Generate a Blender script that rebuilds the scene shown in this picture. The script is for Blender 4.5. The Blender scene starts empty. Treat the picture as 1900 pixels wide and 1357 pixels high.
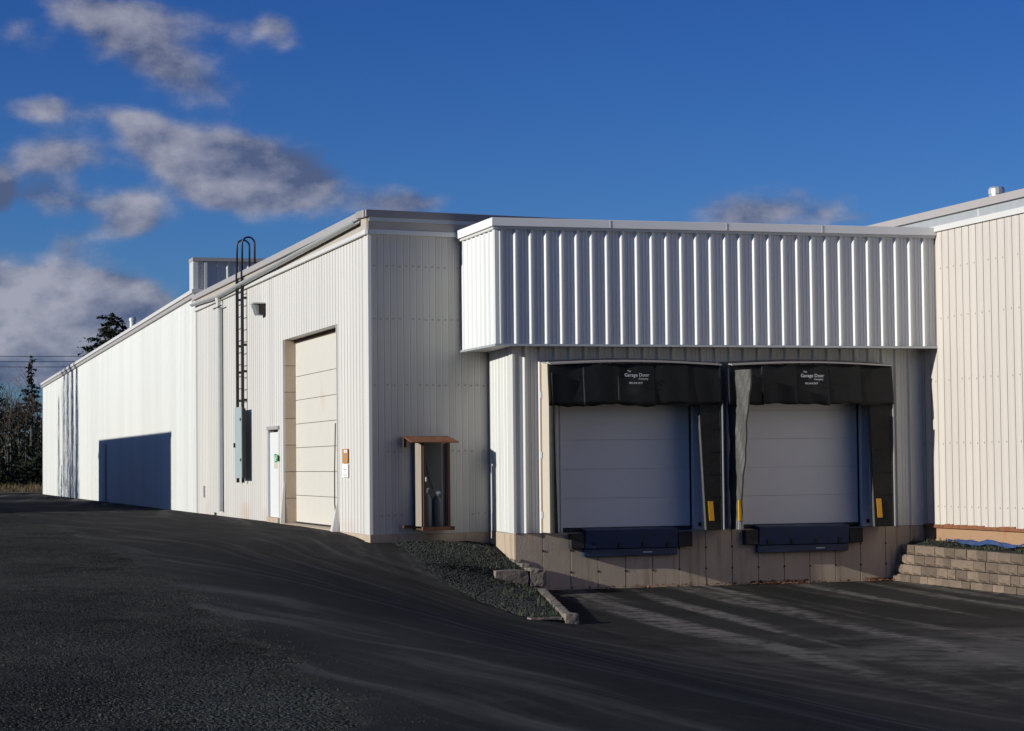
import bpy, math, random
import numpy as np
from mathutils import Vector, Matrix

random.seed(7)
rng = np.random.default_rng(11)
scene = bpy.context.scene
COL = scene.collection
PI = math.pi

# ------------------------------------------------------------------ camera
CAM = Vector((-9.42, -40.53, 1.25))
YAW, PITCH, ROLL = 0.292603, 0.044392, -0.010123
def cam_axes():
    cy, sy, cp, sp, cr, sr = math.cos(YAW), math.sin(YAW), math.cos(PITCH), math.sin(PITCH), math.cos(ROLL), math.sin(ROLL)
    f = Vector((sy*cp, cy*cp, sp)); r = Vector((cy, -sy, 0)); u = r.cross(f)
    return r*cr + u*sr, u*cr - r*sr, f
RT, UP, FW = cam_axes()
cd = bpy.data.cameras.new('camera'); cam = bpy.data.objects.new('camera', cd); COL.objects.link(cam)
cd.sensor_width = 36; cd.lens = 77.906; cd.clip_end = 3000; cd.clip_start = .1
cam.matrix_world = Matrix(((RT.x, UP.x, -FW.x, CAM.x), (RT.y, UP.y, -FW.y, CAM.y), (RT.z, UP.z, -FW.z, CAM.z), (0, 0, 0, 1)))
scene.camera = cam

# ------------------------------------------------------------------ light, sky, exposure
SUN_EL, SUN_EPS = math.radians(15.5), math.radians(8.2)
SUN_STRENGTH, SKY_STRENGTH = 5.0, 0.07
to_sun = Vector((-math.cos(SUN_EPS)*math.cos(SUN_EL), -math.sin(SUN_EPS)*math.cos(SUN_EL), math.sin(SUN_EL)))
sl = bpy.data.lights.new('sun', 'SUN'); sl.energy = SUN_STRENGTH; sl.angle = math.radians(.5); sl.color = (1, .972, .88)
sun = bpy.data.objects.new('sun', sl); COL.objects.link(sun)
sun.rotation_euler = to_sun.to_track_quat('Z', 'Y').to_euler(); sun.location = (-60, -20, 40)
vs = scene.view_settings
vs.view_transform = 'Standard'; vs.look = 'None'; vs.exposure = 0.0; vs.gamma = 1; vs.use_curve_mapping = False
scene.cycles.max_bounces = 6
scene.cycles.caustics_reflective = False; scene.cycles.caustics_refractive = False

class NT:
    def __init__(s, nt): s.nt = nt; s.n = nt.nodes; s.l = nt.links
    def new(s, t, **k):
        n = s.n.new(t)
        for a, v in k.items():
            if a == 'inp':
                for i, x in v.items():
                    if isinstance(x, bpy.types.NodeSocket): s.l.new(x, n.inputs[i])
                    else: n.inputs[i].default_value = x
            else: setattr(n, a, v)
        return n
    def math(s, op, a, b=0.0, c=None, clamp=False):
        d = {0: a, 1: b}
        if c is not None: d[2] = c
        n = s.new('ShaderNodeMath', operation=op, inp=d); n.use_clamp = clamp
        return n.outputs[0]
    def smooth(s, x, a, b):
        n = s.new('ShaderNodeMapRange', interpolation_type='SMOOTHSTEP', inp={0: x, 1: a, 2: b, 3: 0.0, 4: 1.0}); return n.outputs[0]
    def mix(s, f, a, b, mode='MIX'):
        n = s.new('ShaderNodeMix', data_type='RGBA', blend_type=mode)
        for i, x in ((0, f), (6, a), (7, b)):
            if isinstance(x, bpy.types.NodeSocket): s.l.new(x, n.inputs[i])
            else: n.inputs[i].default_value = x if not isinstance(x, tuple) or len(x) == 4 else (*x, 1)
        return n.outputs[2]
    def noise(s, vec, scale, detail=4, rough=.55, out=0):
        n = s.new('ShaderNodeTexNoise', inp={'Vector': vec, 'Scale': scale, 'Detail': detail, 'Roughness': rough}); return n.outputs[out]
    def vscale(s, vec, v):
        n = s.new('ShaderNodeVectorMath', operation='MULTIPLY', inp={0: vec, 1: v}); return n.outputs[0]
    def comb(s, x, y, z=0.0):
        return s.new('ShaderNodeCombineXYZ', inp={0: x, 1: y, 2: z}).outputs[0]

def pix_azel(x, y):
    d = FW*4111.7 + RT*(x-950) - UP*(y-678.5); d.normalize()
    return math.atan2(d.x, d.y), math.asin(d.z)

w = bpy.data.worlds.new('World'); scene.world = w; w.use_nodes = True
N = NT(w.node_tree); N.n.clear()
sky = N.new('ShaderNodeTexSky', sky_type='NISHITA', sun_disc=False)
sky.sun_elevation = SUN_EL; sky.sun_rotation = math.atan2(to_sun.x, to_sun.y)
sky.air_density = 1.0; sky.dust_density = .2; sky.ozone_density = 4.0; sky.altitude = 0
tc = N.new('ShaderNodeTexCoord'); sp = N.new('ShaderNodeSeparateXYZ', inp={0: tc.outputs['Generated']})
az = N.math('ARCTAN2', sp.outputs[0], sp.outputs[1]); el = N.math('ARCSINE', sp.outputs[2])
skyblue = N.mix(1.0, sky.outputs[0], N.mix(N.smooth(el, .02, .24), (.48, .81, 1.40, 1), (.26, .55, 1.18, 1)), 'MULTIPLY')
def fbm(daz, de):
    v = N.comb(N.math('ADD', az, daz), N.math('MULTIPLY', N.math('ADD', el, de), 1.5), 0.37)
    a = N.noise(v, 19.0, 8, .56); b = N.noise(v, 75.0, 6, .6)
    return N.math('ADD', N.math('MULTIPLY', a, .74), N.math('MULTIPLY', b, .26))
# clouds: (x, y, half width, half height, tilt, strength, brightness)
CL = [(190, 15, 150, 42, .1, .60, .35), (265, 85, 135, 60, .35, .74, .36), (350, 150, 110, 42, .3, .55, .28), (430, 50, 140, 40, .1, .42, .35), (522, 55, 54, 36, .5, .72, .62), (28, 68, 60, 40, .3, .5, .42),
      (85, 201, 84, 29, .05, .80, .45), (108, 293, 105, 42, -.05, .92, .55), (240, 225, 70, 22, .3, .4, .4), (300, 268, 80, 46, .6, .85, .72), (375, 305, 125, 58, .35, .80, .55), (440, 268, 90, 24, .1, .6, .8), (440, 365, 120, 38, .1, .70, .55), (490, 315, 120, 60, .15, .85, .14), (570, 335, 80, 52, .1, .85, .06),
      (90, 368, 130, 36, .12, .75, .22), (255, 385, 58, 36, 0, .72, .5), (240, 425, 60, 28, -.1, .6, .55), (130, 455, 48, 34, -.5, .55, .5), (0, 355, 26, 42, 0, 1.1, .05),
      (700, 376, 95, 32, .05, .72, .45), (775, 380, 80, 28, 0, .55, .35),
      (60, 535, 100, 24, 0, .6, 1.5), (165, 530, 70, 20, .08, .5, 1.5), (275, 548, 55, 16, .3, .45, 1.4), (80, 580, 190, 78, 0, 1.35, .85), (60, 615, 90, 50, 0, .6, .8), (240, 578, 120, 58, .35, 1.35, .1), (40, 665, 260, 46, 0, 1.3, .08), (-140, 570, 200, 110, 0, 1.2, .5),
      (1450, 390, 150, 50, -.08, .62, .45), (1380, 402, 80, 30, 0, .4, .4), (1560, 405, 80, 28, .1, .4, .4)]
tot = None; bri = None
for (x, y, hw, hh, t, s, b) in CL:
    a0, e0 = pix_azel(x, y)
    dx = N.math('SUBTRACT', az, a0); dy = N.math('SUBTRACT', el, e0)
    ct, st = math.cos(-t), math.sin(-t)
    u = N.math('ADD', N.math('MULTIPLY', dx, ct*4111/hw), N.math('MULTIPLY', dy, st*4111/hw))
    v = N.math('ADD', N.math('MULTIPLY', dx, -st*4111/hh), N.math('MULTIPLY', dy, ct*4111/hh))
    r2 = N.math('ADD', N.math('MULTIPLY', u, u), N.math('MULTIPLY', v, v))
    m = N.math('MULTIPLY', N.math('POWER', 2.718, N.math('MULTIPLY', r2, -1.15)), s)
    tot = m if tot is None else N.math('ADD', tot, m)
    mb = N.math('MULTIPLY', m, b); bri = mb if bri is None else N.math('ADD', bri, mb)
# unseen clouds outside the view, cover added to whiten the blue sky light
away = N.smooth(N.math('ABSOLUTE', N.math('SUBTRACT', az, YAW)), .32, .6)
low = N.math('SUBTRACT', 1.0, N.smooth(el, .25, .8))
gen = N.math('MULTIPLY', N.math('MULTIPLY', N.smooth(N.noise(N.comb(az, N.math('MULTIPLY', el, 2.2), 3.1), 4.0, 5, .55), .46, .62), away), low)
tot = N.math('ADD', tot, gen); bri = N.math('ADD', bri, N.math('MULTIPLY', gen, .65))
f0 = fbm(0.0, 0.0); f1 = fbm(-.006, .009)
dens = N.math('ADD', tot, N.math('MULTIPLY', N.math('SUBTRACT', f0, .5), 2.1))
dens1 = N.math('ADD', tot, N.math('MULTIPLY', N.math('SUBTRACT', f1, .5), 2.1))
alpha = N.math('MULTIPLY', N.math('MULTIPLY', N.smooth(dens, .2, .95), N.smooth(tot, .05, .3)), .88)
avgb = N.math('DIVIDE', bri, N.math('MAXIMUM', tot, .05))
lit = N.math('ADD', avgb, N.math('MULTIPLY', N.math('SUBTRACT', dens, dens1), 1.5), clamp=True)
K = 1/SKY_STRENGTH
ccol = N.mix(lit, (.085*K, .11*K, .20*K, 1), (.38*K, .38*K, .45*K, 1))
skyc = N.mix(alpha, skyblue, ccol)
bg = N.new('ShaderNodeBackground', inp={0: skyc, 1: SKY_STRENGTH})
out = N.new('ShaderNodeOutputWorld', inp={0: bg.outputs[0]})

# ------------------------------------------------------------------ materials
def mat(name, col, rough=.5, metal=0., var=.12, vscale=(1, 1, 1), scale=3., bump=0., bscale=40., col2=None, thr=(.5, .7), scale2=2., vs2=(1, 1, 1), spec=.5, fine=.0):
    m = bpy.data.materials.new(name); m.use_nodes = True; n = NT(m.node_tree); b = n.n['Principled BSDF']
    pos = n.new('ShaderNodeNewGeometry').outputs['Position']
    x = n.noise(n.vscale(pos, vscale), scale, 5)
    g = n.math('ADD', n.math('MULTIPLY', n.math('SUBTRACT', x, .5), var*2), 1.0)
    if fine:
        x2 = n.noise(pos, 60., 3); g = n.math('ADD', g, n.math('MULTIPLY', n.math('SUBTRACT', x2, .5), fine*2))
    c = n.mix(1.0, (*col, 1), n.comb(g, g, g), 'MULTIPLY')
    if col2:
        y = n.smooth(n.noise(n.vscale(pos, vs2), scale2, 6, .62), *thr)
        c = n.mix(y, c, (*col2, 1))
    n.l.new(c, b.inputs['Base Color'])
    b.inputs['Roughness'].default_value = rough; b.inputs['Metallic'].default_value = metal
    b.inputs['Specular IOR Level'].default_value = spec
    if bump:
        h = n.noise(pos, bscale, 4)
        bp = n.new('ShaderNodeBump', inp={'Strength': bump, 'Distance': .02, 'Height': h}); n.l.new(bp.outputs[0], b.inputs['Normal'])
    return m
M = {}
def stain(m, axis, spots, colr):
    n = NT(m.node_tree); b = n.n['Principled BSDF']; pos = n.new('ShaderNodeNewGeometry').outputs['Position']; sx = n.new('ShaderNodeSeparateXYZ', inp={0: pos})
    src = b.inputs['Base Color'].links[0].from_socket; t = None
    nz = n.noise(n.vscale(pos, (9, 9, .7)), 1.3, 5, .6)
    for c, w_, zt, amt in spots:
        d = n.math('DIVIDE', n.math('SUBTRACT', sx.outputs[axis], c), w_)
        g = n.math('POWER', 2.718, n.math('MULTIPLY', n.math('MULTIPLY', d, d), -1.0))
        f = n.math('MULTIPLY', n.math('MULTIPLY', g, n.smooth(sx.outputs[2], zt, zt*.2)), n.math('MULTIPLY', n.smooth(nz, .35, .7), amt))
        t = f if t is None else n.math('MAXIMUM', t, f)
    n.l.new(n.mix(t, src, (*colr, 1)), b.inputs['Base Color'])
M['white'] = mat('white_siding', (.545, .552, .53), .42, var=.07, vscale=(4, 4, .2), scale=1.2, col2=(.46, .44, .40), thr=(.55, .85), scale2=1.0, vs2=(6, 6, .35))
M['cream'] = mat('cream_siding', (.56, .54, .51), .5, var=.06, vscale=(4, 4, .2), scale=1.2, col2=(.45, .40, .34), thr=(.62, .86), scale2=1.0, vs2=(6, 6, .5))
M['pink'] = mat('beige_siding', (.53, .485, .44), .5, var=.07, vscale=(4, 4, .25), scale=1.3, col2=(.45, .37, .31), thr=(.64, .86), scale2=1.1, vs2=(5, 5, .5))
M['bright'] = mat('bright_panel', (.595, .605, .60), .42, var=.03, vscale=(4, 4, .3), scale=1.0)
M['frontsiding_shadetone'] = mat('front_siding_shade_tone', (.44, .42, .395), .5, var=.08, vscale=(6, 6, .2), scale=1.2, col2=(.37, .33, .29), thr=(.6, .86), scale2=1.0, vs2=(6, 6, .5))  # same siding as the sunlit side, darkened to paint in the shade
M['seamdark'] = mat('shaded_seam_dirt', (.13, .115, .10), .85, var=.2)
M['fascia'] = mat('fascia_white', (.76, .75, .74), .45, var=.04)
stain(M['cream'], 1, [(13.4, .7, .55, .8), (19.5, .35, .9, .5), (10.8, .5, .4, .5), (2.0, .9, .3, .35), (16.9, .4, .5, .4)], (.42, .24, .11))
M['seam'] = mat('dirty_seam', (.27, .235, .205), .8, var=.2)
M['trim'] = mat('trim_white', (.59, .58, .555), .4, var=.05)
M['cap'] = mat('cap_greige', (.36, .335, .325), .45, var=.06)
M['capfront_shadetone'] = mat('cap_front_shade_tone', (.27, .25, .24), .6, var=.06)  # same cap as the side eaves, the front's shade put into its colour
M['capdark2'] = mat('dark_back', (.055, .056, .058), .7, var=.1)
M['capdark'] = mat('cap_brown_grey', (.36, .335, .32), .5, var=.06)
M['board'] = mat('fascia_board', (.40, .35, .30), .6, var=.1, vscale=(1, .3, 1))
M['galv'] = mat('galvanised', (.45, .47, .48), .45, .35, var=.12, scale=5)
M['gutter'] = mat('gutter_metal', (.46, .48, .48), .38, .3, var=.06)
M['conc'] = mat('concrete', (.42, .335, .255), .85, var=.14, scale=2.2, bump=.35, bscale=45, col2=(.25, .17, .105), thr=(.5, .78), scale2=1.5, vs2=(5, 5, .4), fine=.08)
M['rustconc'] = mat('rust_concrete', (.33, .20, .115), .85, var=.2, scale=3, bump=.3, col2=(.30, .13, .05), thr=(.5, .75), scale2=3)
M['rust'] = mat('rust', (.20, .075, .03), .75, var=.35, scale=6, bump=.4, bscale=60, col2=(.10, .04, .02), thr=(.5, .7), scale2=7)
M['rustframe'] = mat('rusty_frame', (.06, .026, .013), .75, var=.35, scale=9, bump=.3)
M['plank'] = mat('weathered_plank', (.27, .225, .185), .8, var=.25, vscale=(8, 8, .6), scale=3, col2=(.2, .15, .11), thr=(.55, .75), scale2=2.4)
M['black'] = mat('black_steel', (.018, .014, .013), .45, var=.2)
M['rubber'] = mat('black_rubber', (.012, .012, .013), .7, var=.2, bump=.2)
M['fabric'] = mat('black_vinyl', (.009, .0095, .0095), .6, var=.3, scale=4, bump=.5, bscale=9, col2=(.016, .017, .017), thr=(.5, .75), scale2=3, spec=.25)
M['fabricgrey'] = mat('sunlit_tone_vinyl', (.06, .06, .056), .6, var=.3, scale=5, bump=.6, bscale=8)  # the shelters' black vinyl, lightened to paint in the sun on it
M['blue'] = mat('blue_leveler', (.006, .024, .080), .45, var=.2, scale=3, col2=(.016, .016, .02), thr=(.56, .75), scale2=4)
M['yellow'] = mat('yellow_stripe', (.62, .30, .012), .5, var=.1)
M['ply'] = mat('plywood_side', (.48, .43, .35), .7, var=.08, vscale=(1, 1, .2))
M['wood'] = mat('orange_wood', (.27, .14, .07), .7, var=.25, vscale=(6, 6, .7), scale=2)
M['doorcream'] = mat('cream_door', (.60, .57, .51), .4, var=.04, col2=(.52, .42, .29), thr=(.6, .9), scale2=.8)
M['doorwhite'] = mat('white_door', (.60, .605, .61), .4, var=.03)
M['entry'] = mat('entry_white', (.72, .72, .71), .35, var=.02)
M['block'] = mat('wall_block', (.158, .116, .085), .95, var=.32, scale=5, bump=.9, bscale=20, col2=(.22, .168, .128), thr=(.5, .8), scale2=3.5, fine=.15)
M['stone'] = mat('edging_stone', (.17, .142, .115), .9, var=.22, scale=4, bump=.6, bscale=25, fine=.12)
M['green'] = mat('green_sticker', (.03, .28, .10), .5, var=.02)
M['orange'] = mat('orange_sign', (.48, .22, .05), .5, var=.1)
M['paper'] = mat('paper_white', (.82, .82, .80), .5, var=.02)
M['ink'] = mat('ink_grey', (.25, .24, .23), .6, var=.02)
M['letter'] = mat('letter_white', (.72, .72, .74), .5, var=.02)
M['ladderbox'] = mat('blue_grey_box', (.33, .385, .39), .5, var=.08)
M['glass'] = mat('lamp_glass', (.22, .245, .235), .15, var=.1)
M['roof'] = mat('roof_membrane', (.25, .24, .23), .8, var=.1)
M['cyl'] = mat('gas_cylinder', (.085, .088, .092), .4, var=.1)
M['bark'] = mat('bark', (.07, .055, .045), .9, var=.25, vscale=(3, 3, .5), bump=.4)
M['needle'] = mat('needles', (.012, .017, .009), .9, var=.45, scale=1.5, fine=.2, spec=.1)
M['pine'] = mat('pine_needles', (.016, .022, .013), .9, var=.4, scale=1.2, fine=.2, spec=.1)
M['twig'] = mat('twigs', (.07, .05, .038), .9, var=.3)
M['grass'] = mat('dry_grass', (.14, .10, .045), .9, var=.4, scale=2)
M['weed'] = mat('green_weeds', (.04, .05, .026), .9, var=.4, scale=4)
M['leaf'] = mat('dead_leaves', (.20, .08, .035), .9, var=.5, scale=9)
M['tarp'] = mat('blue_tarp', (.015, .06, .20), .45, var=.15)
M['shed'] = mat('shed_metal', (.30, .32, .34), .5, var=.06)
M['wire'] = mat('wire', (.02, .02, .025), .6)
M['stones'] = mat('gravel_stone', (.045, .048, .043), .95, var=.9, scale=.9, vscale=(1, .5, 1), fine=.3, spec=.2)

def ground_mat(name, kind):
    m = bpy.data.materials.new(name); m.use_nodes = True; n = NT(m.node_tree); b = n.n['Principled BSDF']
    pos = n.new('ShaderNodeNewGeometry').outputs['Position']; s = n.new('ShaderNodeSeparateXYZ', inp={0: pos})
    X, Y = s.outputs[0], s.outputs[1]
    big = n.noise(n.vscale(pos, (1, .45, 1)), .5, 6, .65); fine = n.noise(pos, 55., 3, .6); mid = n.noise(pos, 4., 5, .65)
    if kind == 'asphalt':
        c = n.mix(n.smooth(big, .35, .7), (.017, .0165, .0155, 1), (.030, .0285, .027, 1))
        # dusty tyre tracks: noise drawn out along the way lorries drive
        wob = n.math('MULTIPLY', n.math('SUBTRACT', n.noise(pos, .10, 2), .5), 2.4)
        uL = n.math('ADD', n.math('ADD', X, n.math('MULTIPLY', Y, .16)), wob)
        vL = n.math('SUBTRACT', n.math('MULTIPLY', X, .15), Y)
        tL = n.noise(n.comb(n.math('MULTIPLY', uL, 2.6), n.math('MULTIPLY', vL, .10), 0.0), 1.0, 5, .6)
        uR = n.math('ADD', n.math('SUBTRACT', X, n.math('MULTIPLY', Y, .13)), n.math('MULTIPLY', wob, .3))
        tR = n.noise(n.comb(n.math('MULTIPLY', uR, 1.5), n.math('MULTIPLY', Y, .055), 5.0), 1.0, 4, .55)
        right = n.smooth(n.math('ADD', X, n.math('MULTIPLY', Y, .05)), -1.5, 2.0)
        c = n.mix(n.math('MULTIPLY', n.math('MULTIPLY', n.smooth(tL, .47, .70), n.math('SUBTRACT', 1.0, right)), .75), c, (.075, .071, .068, 1))
        breakup = n.smooth(mid, .3, .65)
        c = n.mix(n.math('MULTIPLY', n.math('MULTIPLY', n.math('MULTIPLY', n.smooth(tR, .47, .66), right), breakup), .9), c, (.19, .174, .155, 1))
        dust = n.math('MULTIPLY', n.smooth(n.noise(pos, .16, 5, .7), .54, .68), n.smooth(mid, .4, .65))
        dR = n.math('MULTIPLY', n.math('MULTIPLY', right, n.smooth(n.math('MULTIPLY', Y, -1.0), 9.0, 17.0)), n.smooth(n.noise(pos, .5, 6, .7), .42, .62))
        c = n.mix(n.math('MULTIPLY', dR, .7), c, (.12, .111, .10, 1))
        c = n.mix(n.math('MULTIPLY', dust, .45), c, (.075, .07, .064, 1))
        g = n.math('ADD', .35, n.math('MULTIPLY', n.math('ADD', fine, n.noise(n.vscale(pos, (1, .35, 1)), 9., 5, .75)), .65))
        c = n.mix(1.0, c, n.comb(g, g, g), 'MULTIPLY')
        spk = n.noise(pos, 120., 2, .5)
        c = n.mix(n.math('MULTIPLY', n.smooth(spk, .68, .76), .5), c, (.2, .19, .18, 1))
        h = n.math('ADD', n.math('MULTIPLY', fine, .6), n.math('MULTIPLY', mid, .5)); st, di = .35, .012; b.inputs['Roughness'].default_value = .95; b.inputs['Specular IOR Level'].default_value = .06
    elif kind == 'gravel':
        vo = n.new('ShaderNodeTexVoronoi', inp={'Vector': pos, 'Scale': 32.}); 
        c = n.mix(n.smooth(big, .35, .7), (.018, .0185, .0165, 1), (.043, .045, .039, 1))
        g = n.new('ShaderNodeSeparateColor', inp={0: vo.outputs['Color']}).outputs[0]
        g = n.math('ADD', .45, n.math('MULTIPLY', g, 1.1)); c = n.mix(1.0, c, n.comb(g, g, g), 'MULTIPLY')
        c = n.mix(n.math('MULTIPLY', n.smooth(n.noise(pos, .9, 5, .7), .55, .75), .5), c, (.09, .085, .07, 1))
        h = n.math('SUBTRACT', 1.0, vo.outputs['Distance']); st, di = .7, .03; b.inputs['Roughness'].default_value = .95; b.inputs['Specular IOR Level'].default_value = .05
    else:
        c = n.mix(n.smooth(mid, .35, .7), (.10, .075, .04, 1), (.06, .06, .03, 1))
        h = mid; st, di = .5, .1; b.inputs['Roughness'].default_value = .95
    n.l.new(c, b.inputs['Base Color'])
    bp = n.new('ShaderNodeBump', inp={'Strength': st, 'Distance': di, 'Height': h}); n.l.new(bp.outputs[0], b.inputs['Normal'])
    return m
M['asphalt'] = ground_mat('asphalt', 'asphalt'); M['gravel'] = ground_mat('gravel', 'gravel'); M['field'] = ground_mat('dry_field', 'field')

for k_ in ('white', 'cream', 'pink', 'bright', 'frontsiding_shadetone', 'conc'):
    n_ = NT(M[k_].node_tree); b_ = n_.n['Principled BSDF']; oi_ = n_.new('ShaderNodeObjectInfo'); g_ = n_.math('ADD', .945, n_.math('MULTIPLY', oi_.outputs['Random'], .11))
    n_.l.new(n_.mix(1.0, b_.inputs['Base Color'].links[0].from_socket, n_.comb(g_, g_, g_), 'MULTIPLY'), b_.inputs['Base Color'])
# ------------------------------------------------------------------ helpers
def tag(o, label=None, cat=None, group=None, kind=None):
    if label: o['label'] = label
    if cat: o['category'] = cat
    if group: o['group'] = group
    if kind: o['kind'] = kind
    return o
def thing(name, loc, label, cat, group=None):
    o = bpy.data.objects.new(name, None); COL.objects.link(o); o.location = loc; o.empty_display_size = .2
    return tag(o, label, cat, group)
def wloc(o):
    v = Vector(o.location)
    while o.parent: o = o.parent; v += Vector(o.location)
    return v
def link(name, me, parent=None, loc=None):
    o = bpy.data.objects.new(name, me); COL.objects.link(o)
    if parent: o.parent = parent
    p = Vector(loc) if loc is not None else Vector((0, 0, 0))
    o.location = p - (wloc(parent) if parent else Vector((0, 0, 0)))
    return o
class MB:
    def __init__(s): s.v = []; s.f = []
    def add(s, vs, fs):
        k = len(s.v); s.v += [tuple(p) for p in vs]; s.f += [tuple(i+k for i in f) for f in fs]; return s
    def box(s, x0, x1, y0, y1, z0, z1):
        return s.hexa([(x0, y0, z0), (x1, y0, z0), (x1, y1, z0), (x0, y1, z0), (x0, y0, z1), (x1, y0, z1), (x1, y1, z1), (x0, y1, z1)])
    def hexa(s, p):
        return s.add(p, [(0, 3, 2, 1), (4, 5, 6, 7), (0, 1, 5, 4), (1, 2, 6, 5), (2, 3, 7, 6), (3, 0, 4, 7)])
    def tube(s, pts, r, n=8, r2=None, cap=True):
        pts = [Vector(p) for p in pts]; m = len(pts); rings = []
        ref = Vector((0.31, .17, .93))
        for i, p in enumerate(pts):
            d = (pts[min(i+1, m-1)] - pts[max(i-1, 0)]).normalized()
            a = d.cross(ref); a = a.normalized() if a.length > .1 else d.cross(Vector((1, 0, 0))).normalized(); b = d.cross(a)
            rr = r if r2 is None else r + (r2-r)*i/(m-1)
            rings.append([p + (a*math.cos(2*PI*k/n) + b*math.sin(2*PI*k/n))*rr for k in range(n)])
        vs = [q for ring in rings for q in ring]; fs = []
        for i in range(m-1):
            for k in range(n): fs.append((i*n+k, i*n+(k+1) % n, (i+1)*n+(k+1) % n, (i+1)*n+k))
        if cap: fs.append(tuple(range(n-1, -1, -1))); fs.append(tuple((m-1)*n+k for k in range(n)))
        return s.add(vs, fs)
    def lathe(s, c, prof, n=14):
        vs = []; fs = []; m = len(prof)
        for r, z in prof: vs += [(c[0]+r*math.cos(2*PI*k/n), c[1]+r*math.sin(2*PI*k/n), c[2]+z) for k in range(n)]
        for i in range(m-1):
            for k in range(n): fs.append((i*n+k, i*n+(k+1) % n, (i+1)*n+(k+1) % n, (i+1)*n+k))
        fs.append(tuple(range(n-1, -1, -1))); fs.append(tuple((m-1)*n+k for k in range(n)))
        return s.add(vs, fs)
    def mesh(s, name, m, smooth=False):
        me = bpy.data.meshes.new(name); me.from_pydata(s.v, [], s.f); me.materials.append(m)
        if smooth: me.polygons.foreach_set('use_smooth', [True]*len(me.polygons))
        me.update(); return me
    def build(s, name, m, parent=None, smooth=False, bevel=0, loc=None):
        """vertices are in world coordinates unless loc is given"""
        o = link(name, s.mesh(name, m, smooth), parent, loc)
        if bevel:
            b = o.modifiers.new('bevel', 'BEVEL'); b.width = bevel; b.segments = 2; b.limit_method = 'ANGLE'
        return o
def box(name, m, parent, *a, bevel=0): return MB().box(*a).build(name, m, parent, bevel=bevel)
def np_mesh(name, V, F, m, smooth=False):
    V = np.asarray(V, np.float32); F = np.asarray(F, np.int32); k = F.shape[1]
    me = bpy.data.meshes.new(name); me.vertices.add(len(V)); me.vertices.foreach_set('co', V.ravel())
    me.loops.add(F.size); me.loops.foreach_set('vertex_index', F.ravel()); me.polygons.add(len(F))
    me.polygons.foreach_set('loop_start', np.arange(0, F.size, k, dtype=np.int32)); me.polygons.foreach_set('loop_total', np.full(len(F), k, np.int32))
    if smooth: me.polygons.foreach_set('use_smooth', np.ones(len(F), bool))
    me.materials.append(m); me.update(calc_edges=True); return me

# siding: vertical sheets with a rolled profile; profile = [(s, d)...] over one pitch
PROF = {
 'small': (.267, [(0, 0), (.014, .013), (.044, .013), (.058, 0), (.15, 0), (.157, .004), (.17, .004), (.177, 0)]),
 'fine': (.134, [(0, -.016), (.016, -.016), (.022, 0), (.128, 0)]),
 'seam': (.267, [(0, -.016), (.016, -.016), (.020, 0), (.12, 0), (.128, .004), (.146, .004), (.154, 0), (.263, 0)]),
 'rib': (.293, [(0, 0), (.018, .012), (.036, .036), (.046, .041), (.066, .041), (.076, .036), (.094, .012), (.112, 0), (.165, 0), (.172, .006), (.182, .006), (.189, 0), (.235, 0), (.242, .006), (.252, .006), (.259, 0)]),
}
_sc = {}
def siding(parent, origin, t, nrm, length, zfun, prof, width, m, name='siding_panel', start=0.0, holes=()):
    """sheets of siding along t from origin; zfun(s) -> (z0, z1); holes = (s0, s1, z0, z1) left open"""
    pitch, pts = PROF[prof]; per = max(1, round(width/pitch)); W = per*pitch
    t = Vector(t); nrm = Vector(nrm); origin = Vector(origin)
    base = [(k*pitch+s, d) for k in range(per) for s, d in pts] + [(W, 0)]
    def sheet(a, b):
        key = (prof, per, m.name, round(a, 4), round(b, 4), tuple(t), tuple(nrm))
        if key not in _sc:
            P = [(a, np.interp(a, [p[0] for p in base], [p[1] for p in base]))] + [p for p in base if a+1e-4 < p[0] < b-1e-4] + [(b, np.interp(b, [p[0] for p in base], [p[1] for p in base]))]
            mb = MB(); vs = []
            for z in (0, 1): vs += [t*(s-a) + nrm*float(d) + Vector((0, 0, z)) for s, d in P]
            q = len(P); flip = t.cross(Vector((0, 0, 1))).dot(nrm) < 0
            fs = [((i+1, i, q+i, q+i+1) if flip else (i, i+1, q+i+1, q+i)) for i in range(q-1)]
            mb.add(vs, fs); me = mb.mesh(name, m); _sc[key] = me
            if prof in ('seam', 'fine'):
                me.materials.append(M['seamdark'] if prof == 'fine' else M['seam'])
                for pl, (s0, d0), (s1, d1) in zip(me.polygons, P[:-1], P[1:]):
                    if min(d0, d1) < -.01: pl.material_index = 1
        return _sc[key]
    s = 0.0; i = 0
    while s < length-1e-3:
        a = s; b = min(length, (i+1)*W)
        cuts = sorted({a, b} | {c for h in holes for c in h[:2] if a < c < b})
        for c0, c1 in zip(cuts[:-1], cuts[1:]):
            mid = (c0+c1)/2; z0, z1 = zfun(mid)
            spans = [(z0, z1)]
            for h in holes:
                if h[0] <= mid <= h[1]:
                    spans = [q for a0, a1 in spans for q in ((a0, min(a1, h[2])), (max(a0, h[3]), a1)) if q[1]-q[0] > .02]
            for a0, a1 in spans:
                loc = i*W
                o = link(name, sheet(c0-loc, c1-loc), parent, origin + t*c0 + Vector((0, 0, a0)))
                o.scale = (1, 1, a1-a0)
        s = b; i += 1

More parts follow.
